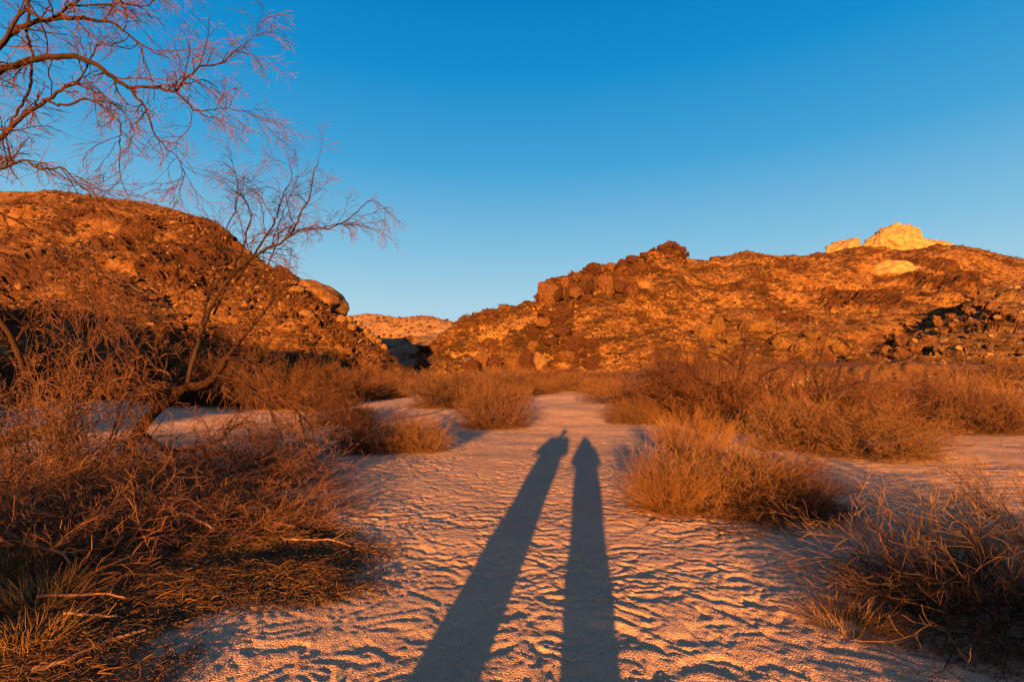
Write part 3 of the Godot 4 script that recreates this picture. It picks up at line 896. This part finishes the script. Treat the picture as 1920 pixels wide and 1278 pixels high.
	strew("mountain_scrub", ridge, dots, m_twig, 5200, {"seed": 63, "small": 0.4, "large": 1.2, "a": Color(0.3, 0.34, 0.26), "b": Color(0.65, 0.62, 0.5), "tumble": false, "lift": 0.0})
	strew("spur_scrub", spur, dots, m_twig, 260, {"seed": 83, "small": 0.5, "large": 1.0, "a": Color(0.6, 0.7, 0.6), "b": Color(1.0, 1.0, 0.9), "tumble": false, "lift": 0.0})
	build_trees()


# limbs: rows of px, py; all limbs of a tree bend through depth from d0 to d1
func limb_line(px: Array, d0: float, d1: float) -> PackedVector3Array:
	var raw := []
	var n := px.size() / 2
	for i in n: raw.append(at_px(px[2 * i], px[2 * i + 1], lerpf(d0, d1, float(i) / (n - 1))))
	var out := PackedVector3Array()
	var m := (n - 1) * 4
	for k in m + 1: out.append(along(raw, float(k) / m) + (rand_dir() * 0.012 if k > 0 and k < m else Vector3.ZERO))
	return out

func limb_tree(o: Node3D, limbs: Array, S: Dictionary) -> void:
	var seeds := []
	for l in limbs:
		var pts := limb_line(l[0], l[1], l[2])
		var r0: float = l[3]
		var r1: float = l[4]
		fresh()
		var here := PackedVector3Array()
		for p in pts: here.append(p - o.position)
		tube(here, r0 * S.get("slim", 1.0), r1 * S.get("slim", 1.0), 8 if r0 > 0.03 else 5, jitter(S.bark, 0.12))
		put(l[6] if l.size() > 6 else "limb", commit(), m_bark, o)
		var per: float = l[5]
		var n := here.size()
		for i in range(1, n):
			var len := here[i].distance_to(here[i - 1])
			var want := len * per * 1.7
			var c := int(want) + (1 if rng.randf() < want - int(want) else 0)
			for k in c:
				var f := rng.randf()
				var t := (i - 1 + f) / (n - 1)
				if t < 0.1: continue
				var d := (here[i] - here[i - 1]).normalized()
				var out := rand_dir()
				out = (out - d * out.dot(d)).normalized()
				seeds.append([here[i - 1].lerp(here[i], f), (d + out * rng.randf_range(0.5, 1.3)).normalized(), lerpf(r0, r1, t)])
		seeds.append([here[n - 1], (here[n - 1] - here[n - 2]).normalized(), r1])
	fresh()
	S.now = true
	for s in seeds:
		grow(s[0], s[1], S.length * rng.randf_range(0.45, 1.3), clampf(s[2] * 0.5, 0.004, 0.011), 0, S)
	kind(put("twigs", commit(), m_twig, o), "stuff")

func build_trees() -> void:
	rng.seed = 91
	var S := {"length": 0.56, "bark": Color(0.022, 0.0115, 0.008), "split": 9, "least": 0.0026, "seg": [6, 4, 3], "wig": [0.3, 0.28, 0.25], "lift": [-0.04, -0.09, -0.14], "tip": [0.5, 0.5, 0.7], "sides": [4, 3, 3], "kids": [7, 3], "from": [0.12, 0.2], "ratio": [0.66, 0.7],
		"spread": [0.8, 0.7], "thin": [0.6, 0.75], "color": [Color(0.028, 0.014, 0.011), Color(0.05, 0.025, 0.016), Color(0.08, 0.038, 0.022)]}
	var a := thing("desert_willow", "bare leaning tree whose thin fan of branches stands against the sky above the left hillside", "tree", ground_px(225, 872))
	limb_tree(a, [
		[[222, 876, 240, 845, 262, 805, 290, 770, 320, 748, 349, 725, 378, 722, 405, 702, 424, 670], 10.4, 9.8, 0.125, 0.06, 1.0, "trunk"],
		[[349, 725, 358, 690, 370, 648, 380, 615, 394, 580, 410, 550, 424, 528, 455, 497, 493, 469, 515, 460, 534, 450, 555, 422, 564, 396, 579, 375, 586, 335, 596, 300], 10.0, 9.0, 0.045, 0.006, 2.6],
		[[534, 450, 560, 432, 588, 428, 617, 429, 650, 412, 672, 393, 692, 376, 708, 379, 725, 393], 9.3, 8.8, 0.016, 0.004, 4.0],
		[[600, 429, 630, 420, 655, 421, 680, 425], 9.2, 9.0, 0.009, 0.004, 5.0],
		[[440, 530, 460, 500, 478, 473, 495, 448, 511, 424, 520, 400, 525, 379, 536, 356, 545, 338, 547, 322], 9.8, 9.4, 0.024, 0.005, 3.6],
		[[400, 590, 440, 500, 455, 463, 463, 430, 470, 403, 461, 380, 450, 360, 444, 340], 9.9, 10.2, 0.022, 0.005, 3.6],
		[[372, 645, 388, 560, 399, 525, 410, 480, 419, 441, 432, 412, 442, 390, 446, 347, 436, 306], 10.0, 10.4, 0.022, 0.005, 3.6],
		[[470, 545, 502, 493, 512, 470, 521, 448, 520, 425, 530, 400, 536, 384, 549, 356], 9.6, 9.4, 0.015, 0.004, 4.0],
		[[424, 670, 440, 672, 456, 676, 478, 688, 494, 708, 510, 735, 540, 758, 566, 782, 582, 800, 586, 830, 590, 870], 9.8, 8.6, 0.05, 0.006, 4.5],
		[[424, 670, 440, 650, 458, 630, 480, 605, 505, 570, 530, 540, 552, 520], 9.8, 10.3, 0.045, 0.006, 4.0],
		[[405, 702, 440, 712, 470, 730, 500, 760, 520, 800, 540, 850], 9.7, 8.2, 0.025, 0.005, 5.0],
		[[262, 805, 300, 838, 350, 845, 400, 830, 440, 800, 470, 790], 9.8, 8.8, 0.06, 0.01, 4.0],
		[[240, 845, 285, 870, 340, 868, 400, 850, 450, 855, 520, 870], 9.6, 8.0, 0.05, 0.008, 5.0],
		[[290, 770, 280, 720, 262, 670, 240, 620, 225, 560, 205, 500], 10.3, 9.5, 0.03, 0.006, 4.0]], S)
	S.slim = 0.8
	var b := thing("desert_willow", "large bare tree rooted beyond the left border, arching its crown into the upper left", "tree", ground_px(118, 868))
	limb_tree(b, [
		[[122, 872, 113, 824, 98, 790, 83, 760, 71, 727, 55, 705, 41, 685, 26, 645, 0, 600, -40, 540, -80, 470, -110, 400, -120, 340], 9.4, 7.4, 0.06, 0.05, 1.6, "trunk"],
		[[-115, 400, -80, 250, -40, 150, 0, 84, 26, 58, 75, 38, 131, 33, 180, 37, 214, 44, 244, 68, 278, 92, 315, 108], 7.5, 6.6, 0.055, 0.008, 3.2],
		[[-110, 390, -70, 210, -30, 160, 0, 132, 38, 118, 75, 108, 131, 105, 169, 116, 210, 143, 240, 164], 7.5, 6.6, 0.06, 0.03, 2.2],
		[[240, 164, 285, 162, 327, 171, 345, 150, 370, 128, 395, 122, 420, 115, 440, 95, 455, 85, 480, 66], 6.6, 6.3, 0.024, 0.004, 5.0],
		[[327, 171, 355, 197, 365, 207, 392, 206, 420, 204, 450, 208, 475, 215], 6.4, 6.2, 0.014, 0.004, 6.0],
		[[240, 164, 265, 192, 275, 215, 290, 250, 310, 275, 335, 299, 345, 330], 6.6, 6.4, 0.022, 0.004, 5.0],
		[[-100, 420, -50, 310, 0, 258, 34, 225, 86, 188, 124, 161, 154, 143, 168, 110], 7.4, 7.0, 0.05, 0.01, 3.5],
		[[86, 188, 113, 197, 140, 192, 165, 186, 203, 207, 225, 233, 224, 255, 223, 275, 225, 328, 239, 366], 7.1, 6.9, 0.022, 0.005, 4.0],
		[[154, 143, 178, 165, 200, 190, 230, 205, 250, 240], 7.0, 6.6, 0.014, 0.005, 5.0],
		[[-120, 420, -60, 350, 0, 318, 22, 308, 45, 300, 68, 315, 92, 316, 116, 315, 135, 332, 150, 349, 161, 355, 188, 355, 192, 387], 7.4, 6.9, 0.028, 0.004, 4.5],
		[[56, -40, 50, 40, 49, 56, 60, 101, 58, 130, 56, 161, 45, 190, 30, 214, 0, 255, -40, 300], 7.2, 7.3, 0.025, 0.02, 2.5],
		[[0, 84, 45, 20, 90, 38, 130, 10, 170, -10, 230, -30], 7.0, 6.6, 0.03, 0.01, 4.0],
		[[130, 10, 180, 8, 230, 5, 270, 12, 300, -10, 330, -40], 6.8, 6.5, 0.016, 0.006, 5.0],
		[[-110, 420, -60, 400, 0, 400, 60, 430, 120, 470, 190, 520], 7.4, 7.0, 0.03, 0.006, 4.0],
		[[26, 645, 60, 600, 110, 570, 160, 560, 220, 580], 9.0, 8.0, 0.03, 0.006, 4.5],
		[[71, 727, 110, 700, 160, 690, 210, 710, 250, 750], 9.2, 8.0, 0.025, 0.006, 5.0],
		[[-60, 500, 0, 480, 60, 490, 130, 530, 180, 590, 200, 650], 7.8, 7.0, 0.025, 0.006, 4.5]], S)

	S.slim = 1.0
	var M := S.duplicate()
	M.merge({"length": 1.5, "bark": Color(0.02, 0.012, 0.009), "least": 0.005, "wig": [0.4, 0.4, 0.35], "lift": [0.02, 0.0, -0.02]}, true)
	var c := thing("mesquite_tree", "bare mesquite with a crooked dark trunk in front of the orange boulders", "tree", stand(1396, 21.0), 0.0, "bare mesquite trees along the wash")
	limb_tree(c, [
		[[1396, 800, 1386, 760, 1380, 735, 1386, 712, 1392, 690, 1396, 668, 1412, 652, 1436, 646, 1455, 655], 21.0, 20.6, 0.17, 0.06, 0.5, "trunk"],
		[[1384, 722, 1360, 716, 1345, 726, 1320, 712, 1300, 696, 1286, 680], 20.8, 20.0, 0.07, 0.02, 1.4],
		[[1390, 700, 1370, 680, 1352, 668, 1330, 660, 1315, 645], 20.8, 21.5, 0.06, 0.015, 1.4],
		[[1396, 668, 1398, 645, 1390, 625, 1396, 605], 20.7, 20.9, 0.05, 0.012, 1.6],
		[[1436, 646, 1450, 630, 1470, 622, 1490, 626], 20.6, 20.0, 0.05, 0.012, 1.6],
		[[1382, 740, 1410, 728, 1430, 705, 1455, 690, 1480, 690], 20.8, 19.6, 0.07, 0.015, 1.4],
		[[1382, 750, 1350, 755, 1320, 745, 1290, 740, 1260, 720], 20.8, 19.8, 0.06, 0.015, 1.4]], M)
	var f := thing("mesquite_tree", "bare mesquite with fanned dark branches below the shaded rocks of the spur", "tree", stand(1552, 17.0), 0.0, "bare mesquite trees along the wash")
	limb_tree(f, [
		[[1552, 818, 1550, 790, 1548, 768, 1552, 748, 1562, 738], 17.0, 16.8, 0.11, 0.07, 0.4, "trunk"],
		[[1552, 748, 1580, 734, 1605, 736, 1630, 752, 1655, 772, 1690, 780], 16.8, 16.0, 0.055, 0.012, 1.5],
		[[1562, 738, 1590, 722, 1620, 716, 1650, 722, 1680, 715], 16.8, 17.2, 0.045, 0.012, 1.5],
		[[1550, 752, 1535, 725, 1528, 700, 1536, 675, 1545, 650], 16.8, 16.6, 0.05, 0.012, 1.6],
		[[1562, 738, 1572, 705, 1580, 680, 1600, 655], 16.8, 17.0, 0.045, 0.012, 1.6],
		[[1548, 765, 1520, 758, 1490, 752, 1465, 740, 1440, 735], 16.9, 16.4, 0.05, 0.012, 1.5]], M)


# ---------------------------------------------------------------- litter, sticks, pebbles
func build_litter() -> void:
	rng.seed = 131
	# one curved blade of straw
	fresh()
	tube(PackedVector3Array([Vector3(-0.5, 0, 0), Vector3(-0.18, 0.06, 0.03), Vector3(0.18, 0.05, 0.02), Vector3(0.5, -0.02, -0.06)]), 0.022, 0.014, 3, Color(1, 1, 1))
	var blade := commit()
	var edge := nz(0.7, 132, 2)
	var where := []
	var tints := []
	while where.size() < 85000:
		var x := rng.randf_range(-6.5, -0.3)
		var z := -rng.randf_range(2.2, 9.0)
		var e := mat_edge(x, z)
		if e > 0.3 or (e > -0.25 and rng.randf() < ss(-0.25, 0.35, e)): continue
		var thick := clampf(0.5 + 1.3 * edge.get_noise_2d(x * 1.5 + 40.0, z * 1.5), 0.05, 1.0)
		var b := Basis.from_euler(Vector3(rng.randf_range(-0.5, 0.5), rng.randf() * TAU, rng.randf_range(-0.6, 0.6))).scaled_local(Vector3.ONE * lerpf(0.035, 0.15, pow(rng.randf(), 1.8)))
		where.append(Transform3D(b, Vector3(x, land(x, z) + 0.004 + pow(rng.randf(), 2.0) * 0.10 * thick, z)))
		var c := Color(0.1, 0.055, 0.016)
		var w := rng.randf()
		if w < 0.45: c = Color(0.045, 0.026, 0.014)
		elif w < 0.6: c = Color(0.075, 0.045, 0.03)
		tints.append(jitter(c, 0.5))
	copies("straw_litter", blade, where, tints, m_twig)
	# crumbs of gravel on the sand
	var crumb := rock_mesh(260, 1, 0, 1.0, 1.0, 0.5, 1.7, Color(1, 1, 1), false)
	where = []
	tints = []
	while where.size() < 60000:
		var d := 2.3 + 9.0 * pow(rng.randf(), 1.7)
		var x := rng.randf_range(-0.95, 0.95) * d
		var s := 0.0009 * pow(1.0 - 0.97 * rng.randf(), -0.5) * (0.7 + 0.12 * d)
		where.append(Transform3D(Basis.from_euler(rand_dir() * 3.0).scaled_local(Vector3.ONE * s), Vector3(x, land(x, -d) + ripple(x, -d) + s * 0.3, -d)))
		tints.append(jitter(Color(0.17, 0.105, 0.06), 0.4))
	copies("gravel", crumb, where, tints, m_bark)
	# sticks that lie on the litter
	var sticks := [
		["long pale fallen branch lying lowest in the left corner", [60, 1272, 120, 1252, 190, 1222, 270, 1196], 0.05, 0.016],
		["short pale stick with a bent end on the straw near the left border", [70, 1132, 130, 1130, 195, 1126, 235, 1138], 0.06, 0.011],
		["thick bark stick slanting down from the left border", [18, 945, 45, 965, 75, 985, 98, 1000], 0.22, 0.02],
		["bent stick hooked over the grass at the left border", [10, 1010, 60, 1042, 110, 1058, 132, 1080], 0.12, 0.018],
		["dark forked stick at the edge of the straw beside the sand", [530, 1015, 580, 1015, 615, 1014, 660, 1028], 0.04, 0.012],
		["fallen branch arching out of the straw in its middle", [320, 978, 350, 985, 375, 998, 400, 1012], 0.16, 0.02],
		["thin stick pointing up to the right above the straw", [480, 985, 510, 962, 545, 935, 574, 916], 0.2, 0.008],
		["straight short stick behind the lowest branch", [120, 1163, 160, 1166, 220, 1170], 0.05, 0.011]]
	for s in sticks:
		var pts := []
		var xy: Array = s[1]
		for i in xy.size() / 2:
			var g := ground_px(xy[2 * i], xy[2 * i + 1] + s[2] * 60.0)
			pts.append(g + Vector3(0, s[2], 0))
		var o := thing("fallen_stick", s[0], "stick", pts[0], 0.0, "sticks on the straw litter")
		fresh()
		var line := PackedVector3Array()
		for k in 13: line.append(along(pts, k / 12.0) + rand_dir() * 0.006 - o.position)
		tube(line, s[3], s[3] * 0.55, 6, Color(0.15, 0.09, 0.055))
		put("branch", commit(), m_bark, o)
		fresh()
		for k in 4:
			var q := line[3 + k * 2]
			tube(PackedVector3Array([q, q + rand_dir() * 0.05, q + rand_dir() * 0.12]), s[3] * 0.4, s[3] * 0.15, 4, Color(0.13, 0.08, 0.05))
		put("side_twig", commit(), m_bark, o)
	# tangled dead twigs about the foot of the trees
	var tangle := {"stems": 46, "lean": 1.5, "lean_pow": 0.35, "foot": 0.7, "length": 0.95, "wide": 1.1, "r": 0.009, "split": 1, "least": 0.0026, "seg": [6, 4, 3], "wig": [0.4, 0.35, 0.3], "lift": [0.02, -0.02, -0.04], "tip": [0.4, 0.5, 0.6],
		"sides": [5, 3, 3], "kids": [8, 4], "from": [0.15, 0.2], "ratio": [0.5, 0.55], "spread": [0.9, 0.8], "thin": [0.5, 0.7], "color": [Color(0.06, 0.03, 0.018), Color(0.1, 0.05, 0.028), Color(0.14, 0.071, 0.038)]}
	var ta := bush_meshes(401, tangle)
	var tb := bush_meshes(402, tangle)
	var spots := [["low tangle of dead twigs at the foot of the leaning trunk", 330, 8.2, 3.0, 0.75], ["tangle of dead twigs at the left border under the large tree", 40, 7.6, 3.0, 1.1], ["tangle of dead twigs on the straw right of the leaning trunk", 470, 7.2, 2.2, 0.55], ["tangle of twigs in front of the large tree's stem", 170, 6.4, 2.4, 0.7],
		["tangle of twigs nearest the lower left corner", -60, 4.2, 2.0, 0.75], ["thin tangle of twigs at the right end of the straw", 560, 6.4, 1.6, 0.35], ["tangle of twigs low at the left border above the hooked stick", 20, 5.4, 2.0, 0.7], ["thin tangle of twigs in the middle of the straw", 330, 6.1, 2.0, 0.4],
		["taller tangle of twigs left of the middle of the straw", 210, 5.6, 1.9, 0.75], ["upright tangle of twigs right of the leaning trunk's foot", 420, 8.6, 2.6, 0.95], ["upright tangle of twigs between the two trunks", 150, 8.2, 2.6, 1.1], ["loose tangle of twigs on the right half of the straw", 470, 5.9, 1.7, 0.5]]
	for i in spots.size():
		var s: Array = spots[i]
		bush([ta, tb][i % 2], "twig_tangle", s[0], "dead twigs", "tangles of dead twigs on the left", stand(s[1], s[2]), s[3], s[4], -1.0, 0)
	bush(ta, "twig_tangle", "low tangle of golden dead stems at the foot of the mound right of the path", "dead twigs", "", stand(1330, 6.25), 1.5, 0.32, -1.0, 3)
	bush(tb, "twig_tangle", "low brown tangle at the right foot of the mound right of the path", "dead twigs", "", stand(1440, 6.3), 1.4, 0.3, -1.0, 2)
	var tuft := {"stems": 260, "lean": 1.2, "foot": 0.5, "length": 0.9, "r": 0.007, "split": 9, "least": 0.002, "seg": [4], "wig": [0.18], "lift": [-0.06], "tip": [0.3], "sides": [3], "kids": [], "from": [], "ratio": [], "spread": [], "thin": [], "color": [Color(0.17, 0.095, 0.028)]}
	var tf := bush_meshes(411, tuft)
	for s in [["bright dry grass tuft beside the hooked stick in the lower left", 70, 3.75, 0.75, 0.3], ["small dry grass tuft behind the bright one at the left border", -10, 4.3, 0.8, 0.35], ["dry grass tuft low in the lower left corner", 40, 3.1, 0.7, 0.22], ["dry grass tuft at the lower edge of the corner bush on the right", 1590, 3.4, 0.7, 0.22]]:
		var o := thing("grass_tuft", s[0], "grass tuft", stand(s[1], s[2]), rng.randf() * TAU, "dry grass tufts")
		o.scale = Vector3(s[3] * 0.5, s[4], s[3] * 0.5)
		put("blades", tf[0], m_twig, o)
	# charred log
	var lg := thing("fallen_log", "dark fallen log at the left border behind the tangle of twigs", "log", ground_px(-10, 870))
	fresh()
	var lp := PackedVector3Array()
	for k in 9: lp.append(at_px(lerpf(-60, 95, k / 8.0), lerpf(846, 802, k / 8.0), 9.6 - 0.05 * k) + rand_dir() * 0.015 - lg.position)
	tube(lp, 0.14, 0.09, 9, Color(0.03, 0.02, 0.015))
	put("trunk", commit(), m_bark, lg)

func copies(called: String, m: Mesh, where: Array, tints: Array, mat: Material) -> void:
	var mm := MultiMesh.new()
	mm.transform_format = MultiMesh.TRANSFORM_3D
	mm.use_colors = true
	mm.mesh = m
	mm.instance_count = where.size()
	for i in where.size():
		mm.set_instance_transform(i, where[i])
		mm.set_instance_color(i, tints[i])
	var node := MultiMeshInstance3D.new()
	node.multimesh = mm
	node.material_override = mat
	node.name = numbered(called)
	add_child(node, true)
	node.set_meta("kind", "stuff")


# ---------------------------------------------------------------- the two people whose shadows lie on the sand
# a surface-net skin over tapered bones [a, b, ra, rb, colour], blended over k metres
func skin(bones: Array, cell: float, k: float) -> ArrayMesh:
	var lo := Vector3.INF
	var hi := -Vector3.INF
	for b in bones:
		var r: float = maxf(b[2], b[3]) + k + cell * 2.0
		for e in [b[0], b[1]]:
			lo = lo.min(e - Vector3.ONE * r)
			hi = hi.max(e + Vector3.ONE * r)
	var n := Vector3i(((hi - lo) / cell).ceil()) + Vector3i.ONE
	var f := PackedFloat32Array()
	f.resize(n.x * n.y * n.z)
	f.fill(1.0)
	var own := PackedByteArray()
	own.resize(f.size())
	var best := PackedFloat32Array()
	best.resize(f.size())
	best.fill(1.0)
	for bi in bones.size():
		var b: Array = bones[bi]
		var p0: Vector3 = b[0]
		var ax: Vector3 = b[1] - b[0]
		var l2 := maxf(ax.length_squared(), 1e-8)
		var r: float = maxf(b[2], b[3]) + k + cell * 2.0
		var c0 := Vector3i(((p0.min(b[1]) - Vector3.ONE * r - lo) / cell).floor()).clamp(Vector3i.ZERO, n - Vector3i.ONE)
		var c1 := Vector3i(((p0.max(b[1]) + Vector3.ONE * r - lo) / cell).ceil()).clamp(Vector3i.ZERO, n - Vector3i.ONE)
		for z in range(c0.z, c1.z + 1):
			for y in range(c0.y, c1.y + 1):
				for x in range(c0.x, c1.x + 1):
					var p := lo + Vector3(x, y, z) * cell - p0
					var t := clampf(p.dot(ax) / l2, 0.0, 1.0)
					var d: float = (p - ax * t).length() - lerpf(b[2], b[3], t)
					var i := (z * n.y + y) * n.x + x
					if d < best[i]:
						best[i] = d
						own[i] = bi
					var h := maxf(k - absf(f[i] - d), 0.0) / k
					f[i] = minf(f[i], d) - h * h * k * 0.25
	fresh()
	var at := PackedInt32Array()
	at.resize(f.size())
	at.fill(-1)
	var step := [1, n.x, n.x * n.y]
	for z in n.z - 1:
		for y in n.y - 1:
			for x in n.x - 1:
				var i := (z * n.y + y) * n.x + x
				var s0 := f[i] < 0.0
				var mixed := false
				for c in range(1, 8):
					if (f[i + (c & 1) * step[0] + ((c >> 1) & 1) * step[1] + ((c >> 2) & 1) * step[2]] < 0.0) != s0:
						mixed = true
						break
				if not mixed: continue
				var sum := Vector3.ZERO
				var cnt := 0
				for e in 12:
					var axis := e / 4
					var q := e % 4
					var u := (axis + 1) % 3
					var w := (axis + 2) % 3
					var c := Vector3.ZERO
					c[u] = q & 1
					c[w] = q >> 1
					var ia: int = i + (q & 1) * step[u] + (q >> 1) * step[w]
					var fa := f[ia]
					var fb := f[ia + step[axis]]
					if (fa < 0.0) != (fb < 0.0):
						c[axis] = fa / (fa - fb)
						sum += c
						cnt += 1
				at[i] = V.size()
				V.append(lo + (Vector3(x, y, z) + sum / cnt) * cell)
				N.append(Vector3(f[i + 1] - f[i], f[i + n.x] - f[i], f[i + step[2]] - f[i]).normalized())
				C.append(bones[own[i]][4])
	for z in range(1, n.z - 1):
		for y in range(1, n.y - 1):
			for x in range(1, n.x - 1):
				var i := (z * n.y + y) * n.x + x
				for axis in 3:
					if (f[i] < 0.0) == (f[i + step[axis]] < 0.0): continue
					var u: int = step[(axis + 1) % 3]
					var w: int = step[(axis + 2) % 3]
					var q := [at[i], at[i - u], at[i - u - w], at[i - w]]
					if q.min() < 0: continue
					var order := [0, 2, 1, 0, 3, 2] if f[i] < 0.0 else [0, 1, 2, 0, 2, 3]
					for t in order: I.append(q[t])
	return commit()

func hand_bones(wrist: Vector3, fwd: Vector3, palm: Vector3, side: float, c: Color) -> Array:
	var across := fwd.cross(palm).normalized() * side
	var out := [[wrist, wrist + fwd * 0.05, 0.024, 0.026, c]]
	var lens := [0.072, 0.08, 0.075, 0.058]
	for i in 4:
		var root := wrist + fwd * 0.082 + across * (0.027 - 0.018 * i)
		out.append([wrist + fwd * 0.03 + across * (0.02 - 0.013 * i), root, 0.015, 0.0105, c])
		var a: Vector3 = root + (fwd * 0.85 + palm * 0.5) * lens[i] * 0.45
		var b: Vector3 = a + (fwd * 0.3 + palm * 0.95) * lens[i] * 0.32
		out.append([root, a, 0.0098, 0.009, c])
		out.append([a, b, 0.009, 0.0085, c])
		out.append([b, b + (palm * 0.9 - fwd * 0.4) * lens[i] * 0.26, 0.0085, 0.0075, c])
	var th := wrist + fwd * 0.03 + across * 0.03
	var th2 := th + (fwd * 0.6 + across * 0.6 + palm * 0.5) * 0.045
	out.append([wrist + fwd * 0.02 + across * 0.012, th, 0.018, 0.0135, c])
	out.append([th, th2, 0.0125, 0.0105, c])
	out.append([th2, th2 + (fwd * 0.7 + palm * 0.6) * 0.03, 0.0105, 0.0085, c])
	return out

func person(label: String, at: Vector3, tall: float, jacket: Color, legs: Color, hair: Color, hands: Array, elbows: Array, hood: bool, tilt: float) -> void:
	var o := thing("person", label, "person", at)
	var s := tall / 1.75
	var flesh := Color(0.42, 0.24, 0.16)
	var shoe := Color(0.05, 0.04, 0.035)
	var hy := 1.62 * s
	var bones := []
	for k in 2:
		var e := -1.0 if k == 0 else 1.0
		var hip := Vector3(e * 0.085, 0.93, 0.0) * s
		var knee := Vector3(e * 0.082, 0.5, -0.02) * s
		var ankle := Vector3(e * 0.078, 0.09, 0.03) * s
		bones.append([hip, knee, 0.125 * s, 0.112 * s, legs])
		bones.append([knee, ankle, 0.11 * s, 0.09 * s, legs])
		bones.append([ankle + Vector3(0, -0.04, 0.02), ankle + Vector3(e * 0.02, -0.05, -0.16), 0.045, 0.035, shoe])
		var sh := Vector3(e * 0.18, 1.41, 0.0) * s
		bones.append([sh, elbows[k], 0.1 * s, 0.085 * s, jacket])
		bones.append([elbows[k], hands[k], 0.065 * s, 0.042 * s, jacket])
	bones.append([Vector3(-0.07, 0.95, 0) * s, Vector3(0.07, 0.95, 0) * s, 0.14 * s, 0.14 * s, jacket])
	bones.append([Vector3(0, 0.85, 0) * s, Vector3(0, 1.28, 0.01) * s, 0.215 * s, 0.225 * s, jacket])
	bones.append([Vector3(-0.12, 1.36, 0.01) * s, Vector3(0.12, 1.36, 0.01) * s, 0.095 * s, 0.095 * s, jacket])
	bones.append([Vector3(0, 1.4, 0.01) * s, Vector3(tilt * 0.7, 1.52, 0) * s, 0.062 * s, 0.055 * s, flesh])
	put("body", skin(bones, 0.018, 0.05), m_bark, o)
	var hc := Vector3(tilt * s, hy, -0.01)
	var head := [[hc + Vector3(0, 0.045, 0.015), hc + Vector3(0, 0.04, -0.005), 0.088, 0.084, flesh], [hc + Vector3(0, -0.03, -0.02), hc + Vector3(0, -0.075, -0.045), 0.066, 0.038, flesh],
		[hc + Vector3(0, 0.015, -0.088), hc + Vector3(0, -0.018, -0.104), 0.01, 0.015, flesh], [hc + Vector3(-0.026, -0.052, -0.08), hc + Vector3(0.026, -0.052, -0.08), 0.009, 0.009, Color(0.35, 0.14, 0.11)],
		[hc + Vector3(-0.086, 0.02, 0.01), hc + Vector3(-0.088, -0.015, 0.0), 0.016, 0.011, flesh], [hc + Vector3(0.086, 0.02, 0.01), hc + Vector3(0.088, -0.015, 0.0), 0.016, 0.011, flesh],
		[hc + Vector3(0, -0.02, 0.02), hc + Vector3(0, -0.12, 0.02), 0.058, 0.056, flesh]]
	var hd := put("head", skin(head, 0.007, 0.02), m_bark, o)
	for e in [-1.0, 1.0]:
		fresh()
		put("eye", skin([[hc + Vector3(e * 0.032, 0.018, -0.078), hc + Vector3(e * 0.032, 0.018, -0.079), 0.0115, 0.0115, Color(0.06, 0.04, 0.03)]], 0.003, 0.002), m_bark, hd)
	if hood:
		put("hood", skin([[hc + Vector3(0, 0.03, 0.03), hc + Vector3(0, 0.085, 0.035), 0.105, 0.075, jacket], [hc + Vector3(0, -0.08, 0.05), hc + Vector3(0, -0.16, 0.05), 0.1, 0.13, jacket]], 0.012, 0.05), m_bark, o)
	else:
		put("hair", skin([[hc + Vector3(0, 0.06, 0.022), hc + Vector3(0, 0.085, -0.015), 0.09, 0.07, hair], [hc + Vector3(0, 0.03, 0.045), hc + Vector3(0, -0.06, 0.045), 0.075, 0.05, hair]], 0.009, 0.03), m_bark, o)
	for k in 2:
		var e := -1.0 if k == 0 else 1.0
		var fwd: Vector3 = (hands[k] - elbows[k]).normalized()
		var palm := Vector3(-e, 0, 0)
		palm = (palm - fwd * palm.dot(fwd)).normalized()
		put("hand", skin(hand_bones(hands[k] + fwd * 0.01, fwd, palm, e, flesh), 0.005, 0.008), m_bark, o)

func build_people() -> void:
	m_bark = matte(0.9)
	var y := land(0.0, 0.25)
	person("person in a hooded jacket holding a camera to the face, right shadow on the sand", Vector3(0.0, y, 0.2), 1.58, Color(0.04, 0.05, 0.08), Color(0.05, 0.06, 0.09), Color(0.05, 0.03, 0.02),
		[Vector3(-0.11, 1.44, -0.13), Vector3(0.11, 1.44, -0.13)], [Vector3(-0.225, 1.1, -0.06), Vector3(0.225, 1.1, -0.06)], true, 0.0)
	person("tall person with bent arms standing beside the photographer, left shadow on the sand", Vector3(-0.77, land(-0.77, 0.2), 0.2), 1.88, Color(0.07, 0.06, 0.05), Color(0.04, 0.05, 0.07), Color(0.04, 0.025, 0.015),
		[Vector3(-0.12, 1.36, -0.24), Vector3(0.08, 1.36, -0.24)], [Vector3(-0.3, 1.28, -0.04), Vector3(0.27, 1.26, -0.04)], false, 0.05)
	var c := thing("camera", "black camera with a short lens held in front of the hooded person's face", "camera", Vector3(0, EYE - 0.005, 0.06))
	var black := StandardMaterial3D.new()
	black.albedo_color = Color(0.06, 0.06, 0.06)
	black.roughness = 0.5
	var body := BoxMesh.new()
	body.size = Vector3(0.14, 0.09, 0.035)
	put("body", body, black, c)
	var prism := BoxMesh.new()
	prism.size = Vector3(0.05, 0.03, 0.034)
	put("viewfinder", prism, black, c).position = Vector3(0, 0.06, 0.001)
	var barrel := CylinderMesh.new()
	barrel.top_radius = 0.034
	barrel.bottom_radius = 0.036
	barrel.height = 0.028
	var l := put("lens", barrel, black, c)
	l.rotation.x = PI / 2
	l.position = Vector3(0, -0.004, -0.032)
